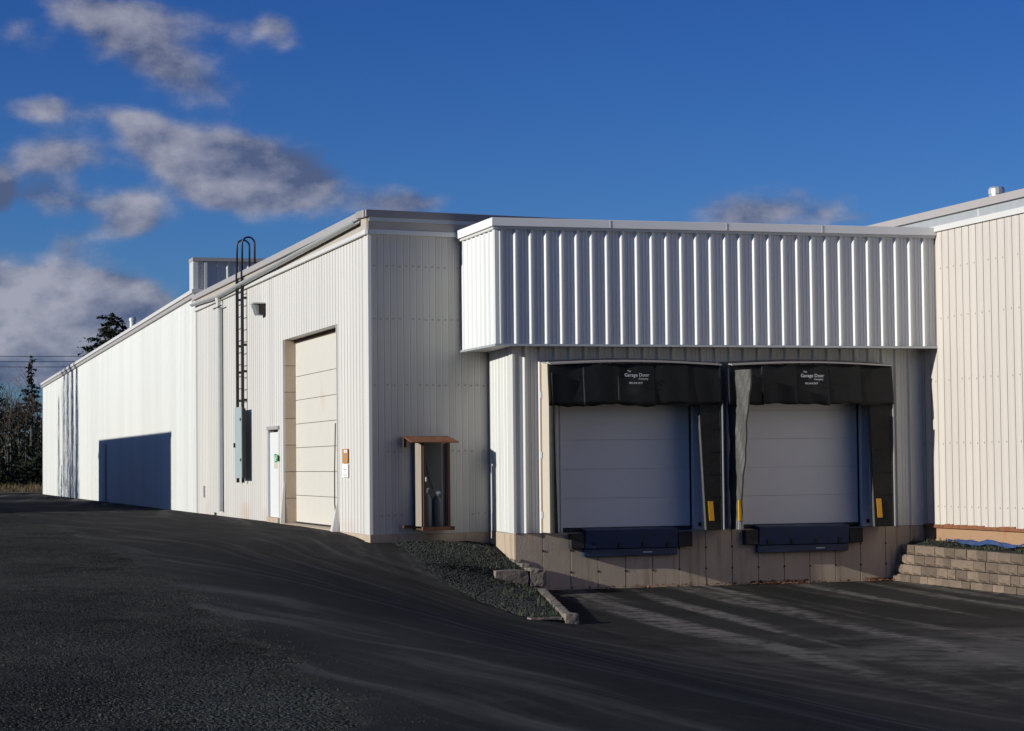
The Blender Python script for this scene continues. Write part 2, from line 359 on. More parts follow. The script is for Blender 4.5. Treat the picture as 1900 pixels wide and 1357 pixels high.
# ------------------------------------------------------------------ ground
def interp(y, tab):
    ys, zs = zip(*sorted(tab)); return np.interp(y, ys, zs)
TA = [(80, -.03), (6, -.05), (0, -.10), (-10, -.25), (-20, -.40), (-30, -.48), (-60, -.6)]
TB = [(80, -.03), (6, -.05), (3, -.07), (1.2, -.14), (0, -.22), (-3, -.50), (-5, -.72), (-7.5, -.92), (-9, -1.03), (-15, -1.08), (-30, -1.0), (-60, -.8)]
TH = [(2, -.2), (0, -.30), (-1.7, -.60), (-2.86, -.76), (-3.0, -1.02), (-5.5, -1.04), (-9, -1.09), (-9.9, -1.12), (-15, -1.10), (-30, -1.02), (-60, -.8)]
XW = [(80, 2.4), (-2.9, 2.4), (-3.5, 2.25), (-9.9, .76), (-15, .76), (-60, .76)]
GB = [(80, -4.2), (40, -4.35), (28, -4.6), (16, -4.95), (5, -5.05), (-2, -5.15), (-11, -5.35), (-16, -5.55), (-20, -5.8), (-23, -5.95), (-25, -6.1), (-27, -6.3), (-30, -6.55), (-60, -9)]
def sm(x): x = np.clip(x, 0, 1); return x*x*(3-2*x)
def hL(X, Y):
    A, B, H, xw = interp(Y, TA), interp(Y, TB), interp(Y, TH), interp(Y, XW)
    return np.where(X < .2, A+(B-A)*sm((X+4.5)/4.7), B+(H-B)*np.clip((X-.2)/(xw-.2), 0, 1))
def hP(X, Y):
    z = np.interp(Y, [-60, -30, -15, -9.9, -2, 80], [-.8, -1.02, -1.10, -1.12, -1.09, -1.09])
    return z + .0*X
def h(X, Y): return np.where(X < interp(Y, XW), hL(X, Y), hP(X, Y))

def grid(X, Y, Z):
    a, b = X.shape; V = np.stack([X, Y, Z], -1).reshape(-1, 3)
    i = np.arange(a*b).reshape(a, b)
    F = np.stack([i[:-1, :-1], i[:-1, 1:], i[1:, 1:], i[1:, :-1]], -1).reshape(-1, 4)
    return V, F
def edge_noise(y): return .10*np.sin(y*1.7)+.07*np.sin(y*4.3+1)+.05*np.sin(y*9.1+2)+.03*np.sin(y*21+.5)
# base terrain of gravel and dry field
xs = np.concatenate([[-900, -400, -150, -60, -30, -20], np.linspace(-14, -2, 49), [0, 3, 12, 40, 150, 900]])
ys = np.concatenate([[-300, -100, -60], np.linspace(-45, 80, 251), [100, 150, 300, 600, 1500]])
X, Y = np.meshgrid(xs, ys); Z = hL(np.clip(X, -30, -1.), np.clip(Y, -60, 80))
Z = np.where(X > -1.5, np.minimum(Z, -1.5), Z); Z += np.where((X < -5.2) & (X > -15), .012*np.sin(X*5.1+Y*2.3)+.010*np.sin(Y*6.7-X*3.1), 0)
Z = np.where(Y > 80, .1, Z)
V, F = grid(X, Y, Z); o = link('ground', np_mesh('ground', V, F, M['gravel'], True)); tag(o, 'dark crushed gravel ground left of the asphalt yard', kind='structure')
# asphalt sheet laid on it
ys = np.concatenate([np.linspace(-60, -32, 15), np.linspace(-31.8, 6, 320), np.linspace(6.5, 82, 120)])
u = np.linspace(0, 1, 70); Yg = np.repeat(ys[:, None], 70, 1)
b0 = (interp(ys, GB)+edge_noise(ys))[:, None]; xw = interp(ys, XW)[:, None]
Xg = b0 + (xw-b0)*u[None]**1.15
lift = .02*np.clip((Xg-b0)/.12, -.3, 1)
V1, F1 = grid(Xg, Yg, hL(Xg, Yg)+lift)
u = np.linspace(0, 1, 50); Xg = xw + (60-xw)*u[None]**2; Yg = np.repeat(ys[:, None], 50, 1)
V2, F2 = grid(Xg, Yg, hP(Xg, Yg)+.02)
o = link('asphalt_yard', np_mesh('asphalt_yard', np.vstack([V1, V2]), np.vstack([F1, F2+len(V1)]), M['asphalt'], True)); tag(o, 'dark asphalt yard sloping down to the sunken loading bay', kind='structure')
# gravel bed between the shaded front wall and the edging stones
ys = np.linspace(.4, -9.7, 160); u = np.linspace(0, 1, 14)
xl = np.interp(ys, [-9.7, -7.5, -5, -3.2, -1, .4], [.3, .1, .1, .33, .5, .6])+edge_noise(ys*1.3)*.8
xr = interp(ys, XW)-.14
Xg = xl[:, None]+(xr-xl)[:, None]*u[None]; Yg = np.repeat(ys[:, None], 14, 1)
V, F = grid(Xg, Yg, hL(Xg, Yg)+.035+.02*np.sin(u*PI)[None]+.012*np.sin(Xg*9+Yg*7))
V[:, 2] = V[:, 2]
o = link('gravel_bed', np_mesh('gravel_bed', V, F[:, ::-1], M['gravel'], True)); tag(o, 'gravel bed sloping down beside the shaded front wall', kind='structure')
# dry field beyond the yard
X, Y = np.meshgrid(np.linspace(-70, 60, 40), np.linspace(74.5, 320, 60)); Z = .02+.35*sm((Y-74.5)/12)+.1*np.sin(X*.7)*sm((Y-76)/9)
V, F = grid(X, Y, Z); o = link('field', np_mesh('field', V, F, M['field'], True)); tag(o, 'dry grassy verge under the trees past the yard', kind='structure')

OV = np.array([(1, 0, 0), (-1, 0, 0), (0, 1, 0), (0, -1, 0), (0, 0, 1), (0, 0, -.6)], np.float32)
OF = np.array([(0, 2, 4), (2, 1, 4), (1, 3, 4), (3, 0, 4), (2, 0, 5), (1, 2, 5), (3, 1, 5), (0, 3, 5)])
def scatter(name, P, size, m, label):
    n = len(P); a = rng.uniform(0, 2*PI, n); sc = size[:, None]*rng.uniform(.6, 1.25, (n, 3)); sc[:, 2] *= .7
    v = OV[None]*sc[:, None, :] + rng.normal(0, .12, (n, 6, 3))*size[:, None, None]
    c, s_ = np.cos(a)[:, None], np.sin(a)[:, None]; x = v[..., 0]*c - v[..., 1]*s_; y = v[..., 0]*s_ + v[..., 1]*c
    v = np.stack([x, y, v[..., 2]], -1) + P[:, None, :]
    F = (OF[None] + 6*np.arange(n)[:, None, None]).reshape(-1, 3)
    o = link(name, np_mesh(name, v.reshape(-1, 3), F, m)); return tag(o, label, kind='stuff')
n = 60000
yy = -32 + 44*rng.random(n)**1.7; bx = interp(yy, GB)+edge_noise(yy); wid = np.interp(yy, [-32, -20, -8, 12], [4.2, 3.2, 2.4, 1.6])
xx = bx + .12 - wid*rng.random(n)**.9; xx = np.where(rng.random(n) < .05, bx+rng.exponential(.22, n), xx)
sz = np.where(rng.random(n) < .04, rng.uniform(.011, .018, n), rng.uniform(.004, .010, n))
P = np.stack([xx, yy, hL(xx, yy)+.004+np.where(xx > bx, .02, 0)], -1)
scatter('gravel', P, sz, M['stones'], 'loose crushed gravel along the edge of the asphalt')
n = 9000
yy = .05-9.6*rng.random(n); xl = np.interp(yy, [-9.7, -7.5, -5, -3.2, -1, .05], [.3, .1, .1, .33, .5, .45])-.1; xr = interp(yy, XW)-.16
fr = rng.random(n); xx = xl+(xr-xl)*fr
scatter('bed_gravel', np.stack([xx, yy, hL(xx, yy)+.045+.02*np.sin(fr*PI)], -1), rng.uniform(.010, .026, n), M['stones'], 'loose gravel lying in the bed by the front wall')

def tufts(name, P, hgt, m, label, per=7):
    n = len(P); k = n*per; base = np.repeat(P, per, 0)+np.c_[rng.normal(0, .035, (k, 2)), np.zeros(k)]
    a = rng.uniform(0, 2*PI, k); hh = np.repeat(hgt, per)*rng.uniform(.5, 1.1, k); lean = rng.uniform(.1, .7, k)*hh
    d = np.stack([np.cos(a), np.sin(a), 0*a], -1); sd = np.stack([-np.sin(a), np.cos(a), 0*a], -1)*(.008+.02*hh)[:, None]
    tip = base + d*lean[:, None] + np.array([0, 0, 1])*hh[:, None]
    V = np.stack([base-sd, base+sd, tip], 1).reshape(-1, 3); F = np.arange(3*k).reshape(-1, 3)
    o = link(name, np_mesh(name, V, F, m)); return tag(o, label, kind='stuff')
n = 70; yy = -.5-9*rng.random(n); xr = interp(yy, XW); xx = xr-.2-1.0*rng.random(n)**1.6
tufts('bed_weeds', np.stack([xx, yy, hL(xx, yy)+.06], -1), rng.uniform(.04, .14, n), M['weed'], 'low green weeds growing through the gravel bed')

# ------------------------------------------------------------------ near warehouse block
WA = thing('warehouse', (0, 0, 0), 'white ribbed metal warehouse with a cream overhead door in its sunlit side', 'warehouse', )
FA = math.radians(10); FT = Vector((math.cos(FA), math.sin(FA), 0)); FNV = Vector((math.sin(FA), -math.cos(FA), 0)); FL = 2.50
def fp(s, d, z): return FT*s + FNV*d + Vector((0, 0, z))
def fbox(nm, m, parent, s0, s1, d0, d1, z0, z1, bevel=0):
    return MB().hexa([fp(s0, d1, z0), fp(s1, d1, z0), fp(s1, d0, z0), fp(s0, d0, z0), fp(s0, d1, z1), fp(s1, d1, z1), fp(s1, d0, z1), fp(s0, d0, z1)]).build(nm, m, parent, bevel=bevel)
GX = .30                                   # recess of overhead door
OPEN = [(2.85, 8.5, -.3, 4.08), (9.08, 10.32, -.3, 2.10)]
mb = MB()
for y0, y1, z0, z1 in [(0.02, 2.85, -.05, 5.9), (2.85, 8.5, 4.08, 5.9), (8.5, 9.08, -.05, 5.9), (9.08, 10.32, 2.10, 5.9), (10.32, 21.3, -.05, 5.9)]:
    mb.hexa([(x, y, z) for z in (z0, z1) for x, y in ((.018, y0), (.30, y0+(.07 if y0 < .1 else 0)), (.30, y1), (.018, y1))])
mb.build('wall', M['cream'], WA)
fbox('wall', M['cream'], WA, .03, FL, -.30, -.02, -.05, 5.9)
siding(WA, (0, 0.03, 0), (0, 1, 0), (-1, 0, 0), 21.25, lambda s: (-.03 if s > 2.8 else -.05, 5.62), 'seam', .801, M['cream'], holes=[(a-.03, b-.03, c, d) for a, b, c, d in OPEN])
siding(WA, fp(.02, -.016, 0), FT, FNV, FL-.03, lambda s: (-.05, 5.62), 'fine', .134, M['frontsiding_shadetone'], name='siding_board')
box('corner_trim', M['trim'], WA, -.024, .035, -.024, .05, -.05, 5.6)
box('corner_trim', M['trim'], WA, -.03, .02, 21.22, 21.34, -.05, 5.6)
# foundation under the siding
MB().hexa([(x, y, z) for z in (-1.2, -.052) for x, y in ((-.012, .0), (.3, .07), (.3, 2.82), (-.012, 2.82))]).build('foundation', M['conc'], WA)
fbox('foundation', M['conc'], WA, .005, FL, -.3, -.005, -1.2, -.054)
box('foundation', M['conc'], WA, -.02, .3, 8.45, 21.3, -.5, -.032)
# eaves
for nm, mt, a in [('fascia_cap', 'cap', (-.11, .4, -.07, 21.5, 5.915, 6.05)), ('fascia_board', 'board', (-.045, .3, -.03, 21.35, 5.68, 5.915)), ('eave_trim', 'trim', (-.07, .25, -.045, 21.35, 5.6, 5.682))]:
    x0, x1, y0, y1, z0, z1 = a
    MB().hexa([(x, y, z) for z in (z0, z1) for x, y in ((x0, y0), (x1, y0+.1763*(x1-x0)), (x1, y1), (x0, y1))]).build(nm, M[mt], WA)
fbox('fascia_cap', M['capfront_shadetone'], WA, -.095, 15.5, -.4, .105, 5.9165, 6.052, bevel=.008)
fbox('fascia_board', M['board'], WA, -.03, 2.6, -.3, .05, 5.683, 5.9165); fbox('eave_trim', M['trim'], WA, -.055, FL, -.2, .07, 5.598, 5.683)
fbox('flashing', M['galv'], WA, -.02, 2.6, .051, .08, 5.84, 5.914)
MB().hexa([(.4, .5, 5.6), (15.2, 3.1, 5.6), (15.2, 21.2, 5.6), (.4, 21.2, 5.6), (.4, .5, 5.9), (15.2, 3.1, 5.9), (15.2, 21.2, 5.9), (.4, 21.2, 5.9)]).build('roof', M['roof'], WA)
# gutter in two falls to the downspout
def gutter(p0, p1):
    mb = MB(); p0 = Vector(p0); p1 = Vector(p1); r = .075; k = 8
    vs = []
    for p in (p0, p1):
        for i in range(k+1):
            a = PI*i/k; vs.append(p + Vector((-r*math.cos(a), 0, -r*math.sin(a))))
        for i in range(k, -1, -1):
            a = PI*i/k; vs.append(p + Vector((-(r-.012)*math.cos(a), 0, -(r-.012)*math.sin(a))))
    q = 2*(k+1); fs = [(i, (i+1) % q, q+(i+1) % q, q+i) for i in range(q)]
    fs += [tuple(range(q-1, -1, -1)), tuple(range(q, 2*q))]
    mb.add(vs, fs); o = mb.build('gutter', M['gutter'], WA, smooth=False); return o
gutter((-.135, .45, 5.895), (-.135, 16.85, 5.70)); gutter((-.135, 21.2, 5.80), (-.135, 16.85, 5.70))
# overhead door
OD = link('overhead_door', MB().box(GX+.012, GX+.05, 2.9, 8.45, -.02, 4.2).mesh('overhead_door', M['capdark']), WA, (0, 0, 0))
zb = [.0, .60, 1.13, 1.66, 2.19, 2.72, 3.25, 4.02]
for a, b in zip(zb[:-1], zb[1:]):
    mb = MB().box(GX-.035, GX+.012, 2.86, 8.48, a+.005, b-.005)
    o = mb.build('door_panel', M['doorcream'], OD, bevel=.006)
box('door_header', M['rustframe'], WA, GX-.06, GX+.02, 2.86, 8.48, 4.0, 4.078)
box('door_seal', M['rubber'], OD, GX-.05, GX-.036, 2.86, 8.48, -.06, .015)
for k in range(7):
    z0 = -.06+k*.593
    o = box('jamb_block', M['conc'], WA, .012+random.uniform(0, .004), GX, 8.452-random.uniform(0, .008), 8.5, z0+.005, z0+.588, bevel=.006)
# flashing edge round the opening, bent out at the foot of the near jamb
box('opening_flashing', M['galv'], WA, -.02, .012, 8.46, 8.52, .9, 4.08)
MB().hexa([(-.025, 2.80, .55), (-.02, 2.86, .55), (.03, 2.86, .55), (.02, 2.80, .55), (-.03, 2.80, 4.08), (-.025, 2.86, 4.08), (.03, 2.86, 4.08), (.02, 2.80, 4.08)]).build('opening_flashing', M['trim'], WA)
MB().hexa([(-.16, 2.72, -.09), (-.14, 3.02, -.07), (.0, 3.0, -.07), (-.02, 2.72, -.09), (-.025, 2.80, .548), (-.02, 2.86, .548), (.03, 2.86, .548), (.02, 2.80, .548)]).build('bent_flashing', M['trim'], WA)
MB().hexa([(-.10, 8.44, -.04), (-.09, 8.60, -.04), (.0, 8.60, -.04), (.0, 8.44, -.04), (-.022, 8.455, .9), (-.022, 8.52, .9), (.01, 8.52, .9), (.01, 8.455, .9)]).build('bent_flashing', M['trim'], WA)
MB().tube([(-.035, 2.9, 2.1), (-.05, 2.93, 1.2), (-.06, 2.9, .5), (-.04, 2.82, .1)], .012, 6).build('door_cable', M['black'], WA)
box('sill', M['conc'], WA, -.1, .5, 2.86, 8.45, -.3, -.022)
# entry door
ED = link('entry_door', MB().box(.012, .12, 9.16, 10.26, .09, 2.03).mesh('entry_door', M['entry']), WA, (0, 0, 0))
box('door_frame', M['trim'], WA, -.012, .14, 9.04, 9.155, -.02, 2.09); box('door_frame', M['galv'], WA, -.03, .14, 10.265, 10.40, -.02, 2.09)
box('door_frame', M['cap'], WA, -.05, .14, 9.0, 10.4, 2.092, 2.17)
box('door_sill', M['conc'], WA, -.06, .14, 9.0, 10.36, -.25, .085)
MB().box(-.05, -.02, 8.99, 9.035, 1.36, 1.50).build('door_handle', M['black'], ED, bevel=.008)
box('green_sticker', M['green'], ED, .006, .0115, 9.36, 9.76, 1.34, 1.53)
for y, z in ((9.44, 1.47), (9.53, 1.42), (9.62, 1.48), (9.68, 1.40)): box('sticker_mark', M['paper'], ED, .002, .0056, y, y+.05, z-.05, z+.025)
box('notice', M['ply'], ED, .006, .0115, 9.36, 9.74, 1.20, 1.33)
# downspout
mb = MB(); mb.box(-.115, -.03, 16.72, 16.90, .10, 5.40); mb.build('downspout', M['galv'], WA, bevel=.012)
MB().lathe((-.12, 16.81, 5.40), [(.05, 0), (.06, .1), (.085, .22), (.05, .3)], 10).build('downspout_head', M['trim'], WA)
MB().tube([(-.14, 16.2, 5.41), (-.14, 17.45, 5.40)], .018, 6).build('pipe_bracket', M['black'], WA)
MB().box(-.034, -.018, 19.9, 19.96, .42, .74).build('wall_slot', M['black'], WA)
MB().box(-.06, -.02, 17.9, 18.0, -.02, .05).build('pipe_stub', M['rubber'], WA, bevel=.01)

# roof vents seen over the eaves
def vent(x, y, z0, z1, r, label, m='galv', cap=1.35):
    t = thing('roof_vent', (x, y, z0), label, 'roof vent')
    MB().lathe((x, y, z0), [(r, 0), (r, z1-z0-.12)], 14).build('pipe', M[m], t, smooth=False)
    MB().lathe((x, y, z1-.14), [(r*cap, 0), (r*cap, .10), (r*.9, .14)], 14).build('vent_cap', M[m], t)
    return t
vent(1.15, 12.6, 5.88, 6.60, .13, 'small galvanised vent just showing over the near warehouse roof edge')
vent(1.15, 45, 5.6, 7.02, .12, 'slim galvanised vent pipe rising over the long rear roof', cap=1.2)

# ladder on the sunlit side
LD = thing('roof_ladder', (-.11, 13.57, .86), 'black steel roof ladder with hooped rails and a locked lower cover', 'ladder')
for y in (13.94, 13.20):
    MB().box(-.15, -.078, y-.025, y+.025, .86, 6.05).build('rail', M['black'], LD)
    a = [(-.112, y, 6.05)] + [(-.112+.155-.155*math.cos(t), y, 6.72+.155*math.sin(t)) for t in np.linspace(0, PI, 11)] + [(.20, y, 6.05)]
    MB().tube(a, .024, 8).build('hoop', M['black'], LD, smooth=True)
    for z in (5.35, 4.2, 3.55, 2.85): MB().box(-.085, .0, y-.018, y+.018, z, z+.06).build('bracket', M['black'], LD)
rme = MB().tube([(0, 0, 0), (0, -.70, 0)], .012, 6).mesh('rung', M['black'])
for k in range(17): link('rung', rme, LD, (-.112, 13.92, 1.1+k*.295))
cv = MB().box(-.26, -.235, 12.6, 13.55, .97, 2.70).build('security_cover', M['ladderbox'], LD, bevel=.006)
MB().box(-.234, -.15, 12.6, 12.63, .97, 2.66).build('cover_side', M['black'], cv)  # shaded end of the cover, its shade painted in as black
MB().box(-.234, -.15, 13.52, 13.55, .97, 2.66).build('cover_side', M['ladderbox'], cv)
for z in (1.38, 2.36): MB().box(-.275, -.262, 12.62, 12.72, z, z+.07).build('hinge', M['black'], cv)
MB().box(-.30, -.262, 13.42, 13.52, 1.72, 1.83).build('padlock', M['black'], cv, bevel=.01)

# wall lamp
LP = thing('wall_lamp', (0, 10.85, 4.8), 'black wall pack lamp with pale glass above the overhead door', 'lamp')
MB().hexa([(-.13, 10.65, 4.80), (-.02, 10.65, 4.80), (-.02, 11.05, 4.80), (-.13, 11.05, 4.80), (-.15, 10.65, 5.05), (-.02, 10.65, 5.05), (-.02, 11.05, 5.05), (-.15, 11.05, 5.05)]).build('housing', M['black'], LP)
MB().hexa([(-.20, 10.68, 4.79), (-.133, 10.68, 4.79), (-.133, 11.02, 4.79), (-.20, 11.02, 4.79), (-.285, 10.67, 5.04), (-.153, 10.67, 5.04), (-.153, 11.03, 5.04), (-.285, 11.03, 5.04)]).build('lens', M['glass'], LP, bevel=.02)
MB().box(-.30, -.0, 10.63, 11.07, 5.052, 5.08).build('lamp_top', M['galv'], LP)

# signs on the wall by the corner
SG = thing('wall_sign', (-.02, 2.0, 1.3), 'orange warning notice fixed beside the overhead door', 'sign')
MB().box(-.034, -.018, 1.80, 2.30, 1.30, 1.58).build('plate', M['orange'], SG)
for z in (1.34, 1.40, 1.46): MB().box(-.0365, -.0345, 1.85, 2.25, z, z+.018).build('text_line', M['ink'], SG)
for y in (1.86, 2.02): MB().box(-.0365, -.0345, y, y+.1, 1.50, 1.56).build('text_mark', M['paper'], SG)
SG2 = thing('wall_sign', (-.02, 2.0, 1.05), 'white notice mounted just below the orange one', 'sign')
MB().box(-.034, -.018, 1.80, 2.30, 1.02, 1.28).build('plate', M['paper'], SG2)
for y0, y1, z in ((1.9, 2.2, 1.17), (1.97, 2.1, 1.12), (1.88, 2.2, 1.06)): MB().box(-.0365, -.0345, y0, y1, z, z+.014).build('text_line', M['ink'], SG2)

# ------------------------------------------------------------------ long rear block
WR = thing('warehouse', (0, 21.4, 0), 'long white rear warehouse whose side runs far back, with a shed shadow on it', 'warehouse')
def rz(y): return 6.22 + (5.47-6.22)*(y-21.4)/(71.5-21.4)
mb = MB(); mb.hexa([(.004, 21.36, -.05), (14, 21.36, -.05), (14, 71.5, -.05), (.004, 71.5, -.05), (.004, 21.36, rz(21.36)-.1), (14, 21.36, rz(21.36)-.1), (14, 71.5, rz(71.5)-.1), (.004, 71.5, rz(71.5)-.1)])
mb.build('wall', M['white'], WR)
siding(WR, (0, 21.36, 0), (0, 1, 0), (-1, 0, 0), 50.1, lambda s: (-.03, rz(21.36+s)-.12), 'small', .8, M['white'])
box('foundation', M['conc'], WR, -.02, .3, 21.36, 71.5, -.5, -.032)
def slopebox(nm, mt, x0, x1, d0, d1, ya=21.36, yb=71.62):
    MB().hexa([(x0, ya, rz(ya)+d0), (x1, ya, rz(ya)+d0), (x1, yb, rz(yb)+d0), (x0, yb, rz(yb)+d0), (x0, ya, rz(ya)+d1), (x1, ya, rz(ya)+d1), (x1, yb, rz(yb)+d1), (x0, yb, rz(yb)+d1)]).build(nm, M[mt], WR)
slopebox('fascia_cap', 'trim', -.12, .3, -.085, .02); slopebox('fascia_board', 'cap', -.075, .3, -.2, -.087)
slopebox('roof', 'roof', .302, 14, -.08, .0)
box('corner_trim', M['trim'], WR, -.028, .06, 71.44, 71.53, -.05, 5.3)
box('downspout', M['capdark'], WR, -.075, -.02, 43.6, 44.3, .0, 2.16)
PW = MB().box(.0, 14, 21.76, 22.35, 5.9, 7.06).build('parapet', M['white'], WR)
siding(PW, (.02, 21.756, 0), (1, 0, 0), (0, -1, 0), 13.9, lambda s: (5.9, 7.06), 'rib', .88, M['white'])
box('parapet_cap', M['cap'], PW, -.05, 14.05, 21.66, 22.42, 7.06, 7.16)
box('corner_trim', M['trim'], PW, -.035, .10, 21.68, 22.40, 6.0, 7.058)
box('corner_trim', M['trim'], PW, .28, .36, 21.66, 21.712, 5.95, 7.02)

# ------------------------------------------------------------------ loading dock
DA = math.radians(1.8); DT = Vector((math.cos(DA), math.sin(DA), 0)); DN = Vector((math.sin(DA), -math.cos(DA), 0)); DO = Vector((2.3, -1.70, 0))
DLEN = 8.42
def dp(s, d, z): return DO + DT*s + DN*d + Vector((0, 0, z))
def dbox(mb, s0, s1, d0, d1, z0, z1):
    return mb.hexa([dp(s0, d1, z0), dp(s1, d1, z0), dp(s1, d0, z0), dp(s0, d0, z0), dp(s0, d1, z1), dp(s1, d1, z1), dp(s1, d0, z1), dp(s0, d0, z1)])
def db(name, m, parent, *a, bevel=0): return dbox(MB(), *a).build(name, M[m] if isinstance(m, str) else m, parent, bevel=bevel)
DK = thing('loading_dock', (2.3, -1.7, -1.1), 'white metal loading dock with a ribbed overhang and two truck doors', 'loading dock')
DOORS = [(.97, 3.50), (4.60, 7.02)]            # along the dock front
ZT = 2.75
mb = MB()
for a, b, z0, z1 in [(0.005, DOORS[0][0]-.08, 0, 5.5), (DOORS[0][0]-.08, DOORS[0][1]+.20, ZT, 5.5), (DOORS[0][1]+.20, DOORS[1][0]-.08, 0, 5.5), (DOORS[1][0]-.08, DOORS[1][1]+.2, ZT, 5.5), (DOORS[1][1]+.2, DLEN, 0, 5.5)]:
    dbox(mb, a, b, -.25, -.004, z0, z1)
mb.build('wall', M['white'], DK)
SV = Vector((.15, 2.13, 0)); SLEN = SV.length; SV.normalize(); SN = Vector((-SV.y, SV.x, 0))
MB().hexa([(x, y, z) for z in (0, 5.5) for x, y in ((2.312, -1.6), (2.6, -1.6), (2.6, .44), (2.456, .44))]).build('side_wall', M['white'], DK)
box('roof', M['roof'], DK, 2.55, 10.68, -1.0, 6, 5.4, 5.6)
db('corner_flashing', 'white', DK, .0, .165, -.003, .006, -.02, 3.42)
siding(DK, dp(-.128, 0, 0), DT, DN, DLEN+.108, lambda s: (-.02, 3.42), 'rib', .88, M['white'], holes=[(-.2, .128+.165, -.3, 9), (DOORS[0][0]+.048, DOORS[0][1]+.328, -.3, ZT), (DOORS[1][0]+.048, DOORS[1][1]+.328, -.3, ZT)])
siding(DK, (2.3, -1.70, 0), SV, SN, SLEN, lambda s: (-.02, 3.42), 'small', .267, M['white'], name='siding_board')
MB().box(2.282, 2.33, -1.715, -1.66, -.025, 3.40).build('corner_trim', M['trim'], DK)
# ribbed flashing strip between the corner and the first shelter
pass
# concrete foundation with form panels
FD = dbox(MB(), .03, DLEN+.1, -.6, -.03, -1.6, -.025).build('foundation', M['conc'], DK)
w_ = .54; k = 0; s = 0.0
while s < DLEN:
    e = min(s+w_, DLEN)
    db('concrete_panel', 'conc', FD, s+.006, e-.006, -.03, random.uniform(.0, .005), -1.5, -.03, bevel=.004)
    for z in (-.35, -.75):
        if e < DLEN: dbox(MB(), e-.018, e+.018, .002, .010, z-.018, z+.018).build('form_tie', M['rustframe'], FD)
    s = e; k += 1
MB().hexa([(x, y, z) for z in (-1.5, -.03) for x, y in ((2.292, -1.694), (2.6, -1.690), (2.6, .42), (2.44, .42))]).build('foundation', M['conc'], DK)
# overhead doors with their jambs
for (a, b) in DOORS:
    od = db('overhead_door', 'cap', DK, a-.06, b+.06, -.22, -.17, 0, ZT+.2)
    zz = [.06, .60, 1.14, 1.68, 2.22, 2.76]
    for z0, z1 in zip(zz[:-1], zz[1:]): db('door_panel', 'doorwhite', od, a-.04, b+.02, -.17, -.12, z0+.0022, z1-.0022)
    db('door_seal', 'rubber', od, a-.04, b+.02, -.165, -.115, .0, .058)
    db('track_seal', 'rubber', od, b+.022, b+.05, -.165, -.10, .0, ZT)
    db('jamb', 'doorwhite', DK, b+.052, b+.198, -.2, .012, -.02, ZT); db('jamb', 'doorwhite', DK, a-.078, a-.043, -.2, .012, -.02, ZT)
    db('jamb_bolt', 'rubber', DK, b+.13, b+.18, .013, .04, .05, .12)
# overhang
CX0, CX1, CY, CZ0, CZ1 = 1.88, 10.70, -2.08, 3.40, 5.54
CN = MB().box(CX0+.01, CX1, CY+.01, .27, CZ0+.02, CZ1+.1).build('overhang', M['white'], DK)
siding(CN, (CX0+.02, CY, 0), (1, 0, 0), (0, -1, 0), CX1-CX0-.03, lambda s: (CZ0+.03, CZ1), 'rib', .879, M['bright'])
siding(CN, (CX0, CY+.02, 0), (0, 1, 0), (-1, 0, 0), -CY+.24, lambda s: (CZ0+.03, CZ1), 'rib', .293, M['bright'])
MB().box(CX0-.03, CX0+.04, CY-.03, CY+.04, CZ0, CZ1).build('corner_trim', M['bright'], CN)
MB().box(CX0-.045, CX1-.004, CY-.05, CY+.06, CZ0-.012, CZ0+.028).build('drip_edge', M['galv'], CN)
MB().box(CX0-.045, CX0+.05, CY+.062, .28, CZ0-.012, CZ0+.028).build('drip_edge', M['galv'], CN)
MB().box(CX0+.05, CX1-.004, CY+.06, .28, CZ0+.0, CZ0+.018).build('soffit', M['cap'], CN)
MB().box(CX0-.10, CX1-.01, CY-.10, CY+.1, CZ1+.02, CZ1+.175).build('fascia_cap', M['fascia'], CN, bevel=.008)
MB().box(CX0-.10, CX0+.1, CY+.102, .26, CZ1+.02, CZ1+.175).build('fascia_cap', M['fascia'], CN)
MB().box(CX0-.06, CX1-.01, CY-.06, CY+.0, CZ1-.03, CZ1+.018).build('eave_trim', M['galv'], CN)
MB().box(CX0-.06, CX0-.0, CY+.002, .27, CZ1-.03, CZ1+.018).build('eave_trim', M['trim'], CN)
for x in (4.05, 6.35, 8.3): MB().box(x-.008, x+.008, CY-.106, CY-.1005, CZ1+.03, CZ1+.165).build('joint_clip', M['trim'], CN)
MB().box(CX0-.02, CX1, CY+.1, .4, CZ1+.1, CZ1+.15).build('roof', M['roof'], CN)

# dock shelters
def wavy(mb, s0, s1, z0, z1, d, amp, seed, slant=0.0, th=.02, nx=26, nz=8):
    """a hanging vinyl sheet with folds and thickness"""
    r = np.random.default_rng(seed); ph = r.uniform(0, 6, 6); vs = []
    for side in (0, 1):
        for j in range(nz+1):
            z = z0+(z1-z0)*j/nz
            for i in range(nx+1):
                s = s0+(s1-s0)*i/nx
                q = amp*(math.sin(s*5+ph[0])*.5+math.sin(s*13+ph[1]+z*1.5)*.3+math.sin(z*6+ph[2]+s*2)*.3)
                vs.append(dp(s, d+q-slant*(j/nz)-side*th, z + (.022*math.sin(s*4+ph[3])+.008*math.sin(s*17+ph[4]) if j == 0 else 0)))
    w_ = nx+1; m_ = w_*(nz+1); fs = []
    for j in range(nz):
        for i in range(nx):
            a = j*w_+i; fs.append((a, a+1, a+1+w_, a+w_)); fs.append((m_+a, m_+a+w_, m_+a+1+w_, m_+a+1))
    for i in range(nx):
        fs.append((i, m_+i, m_+i+1, i+1)); a = nz*w_+i; fs.append((a, a+1, m_+a+1, m_+a))
    for j in range(nz):
        a = j*w_; fs.append((a, a+w_, m_+a+w_, m_+a)); a = j*w_+nx; fs.append((a, m_+a, m_+a+w_, a+w_))
    mb.add(vs, fs); return mb
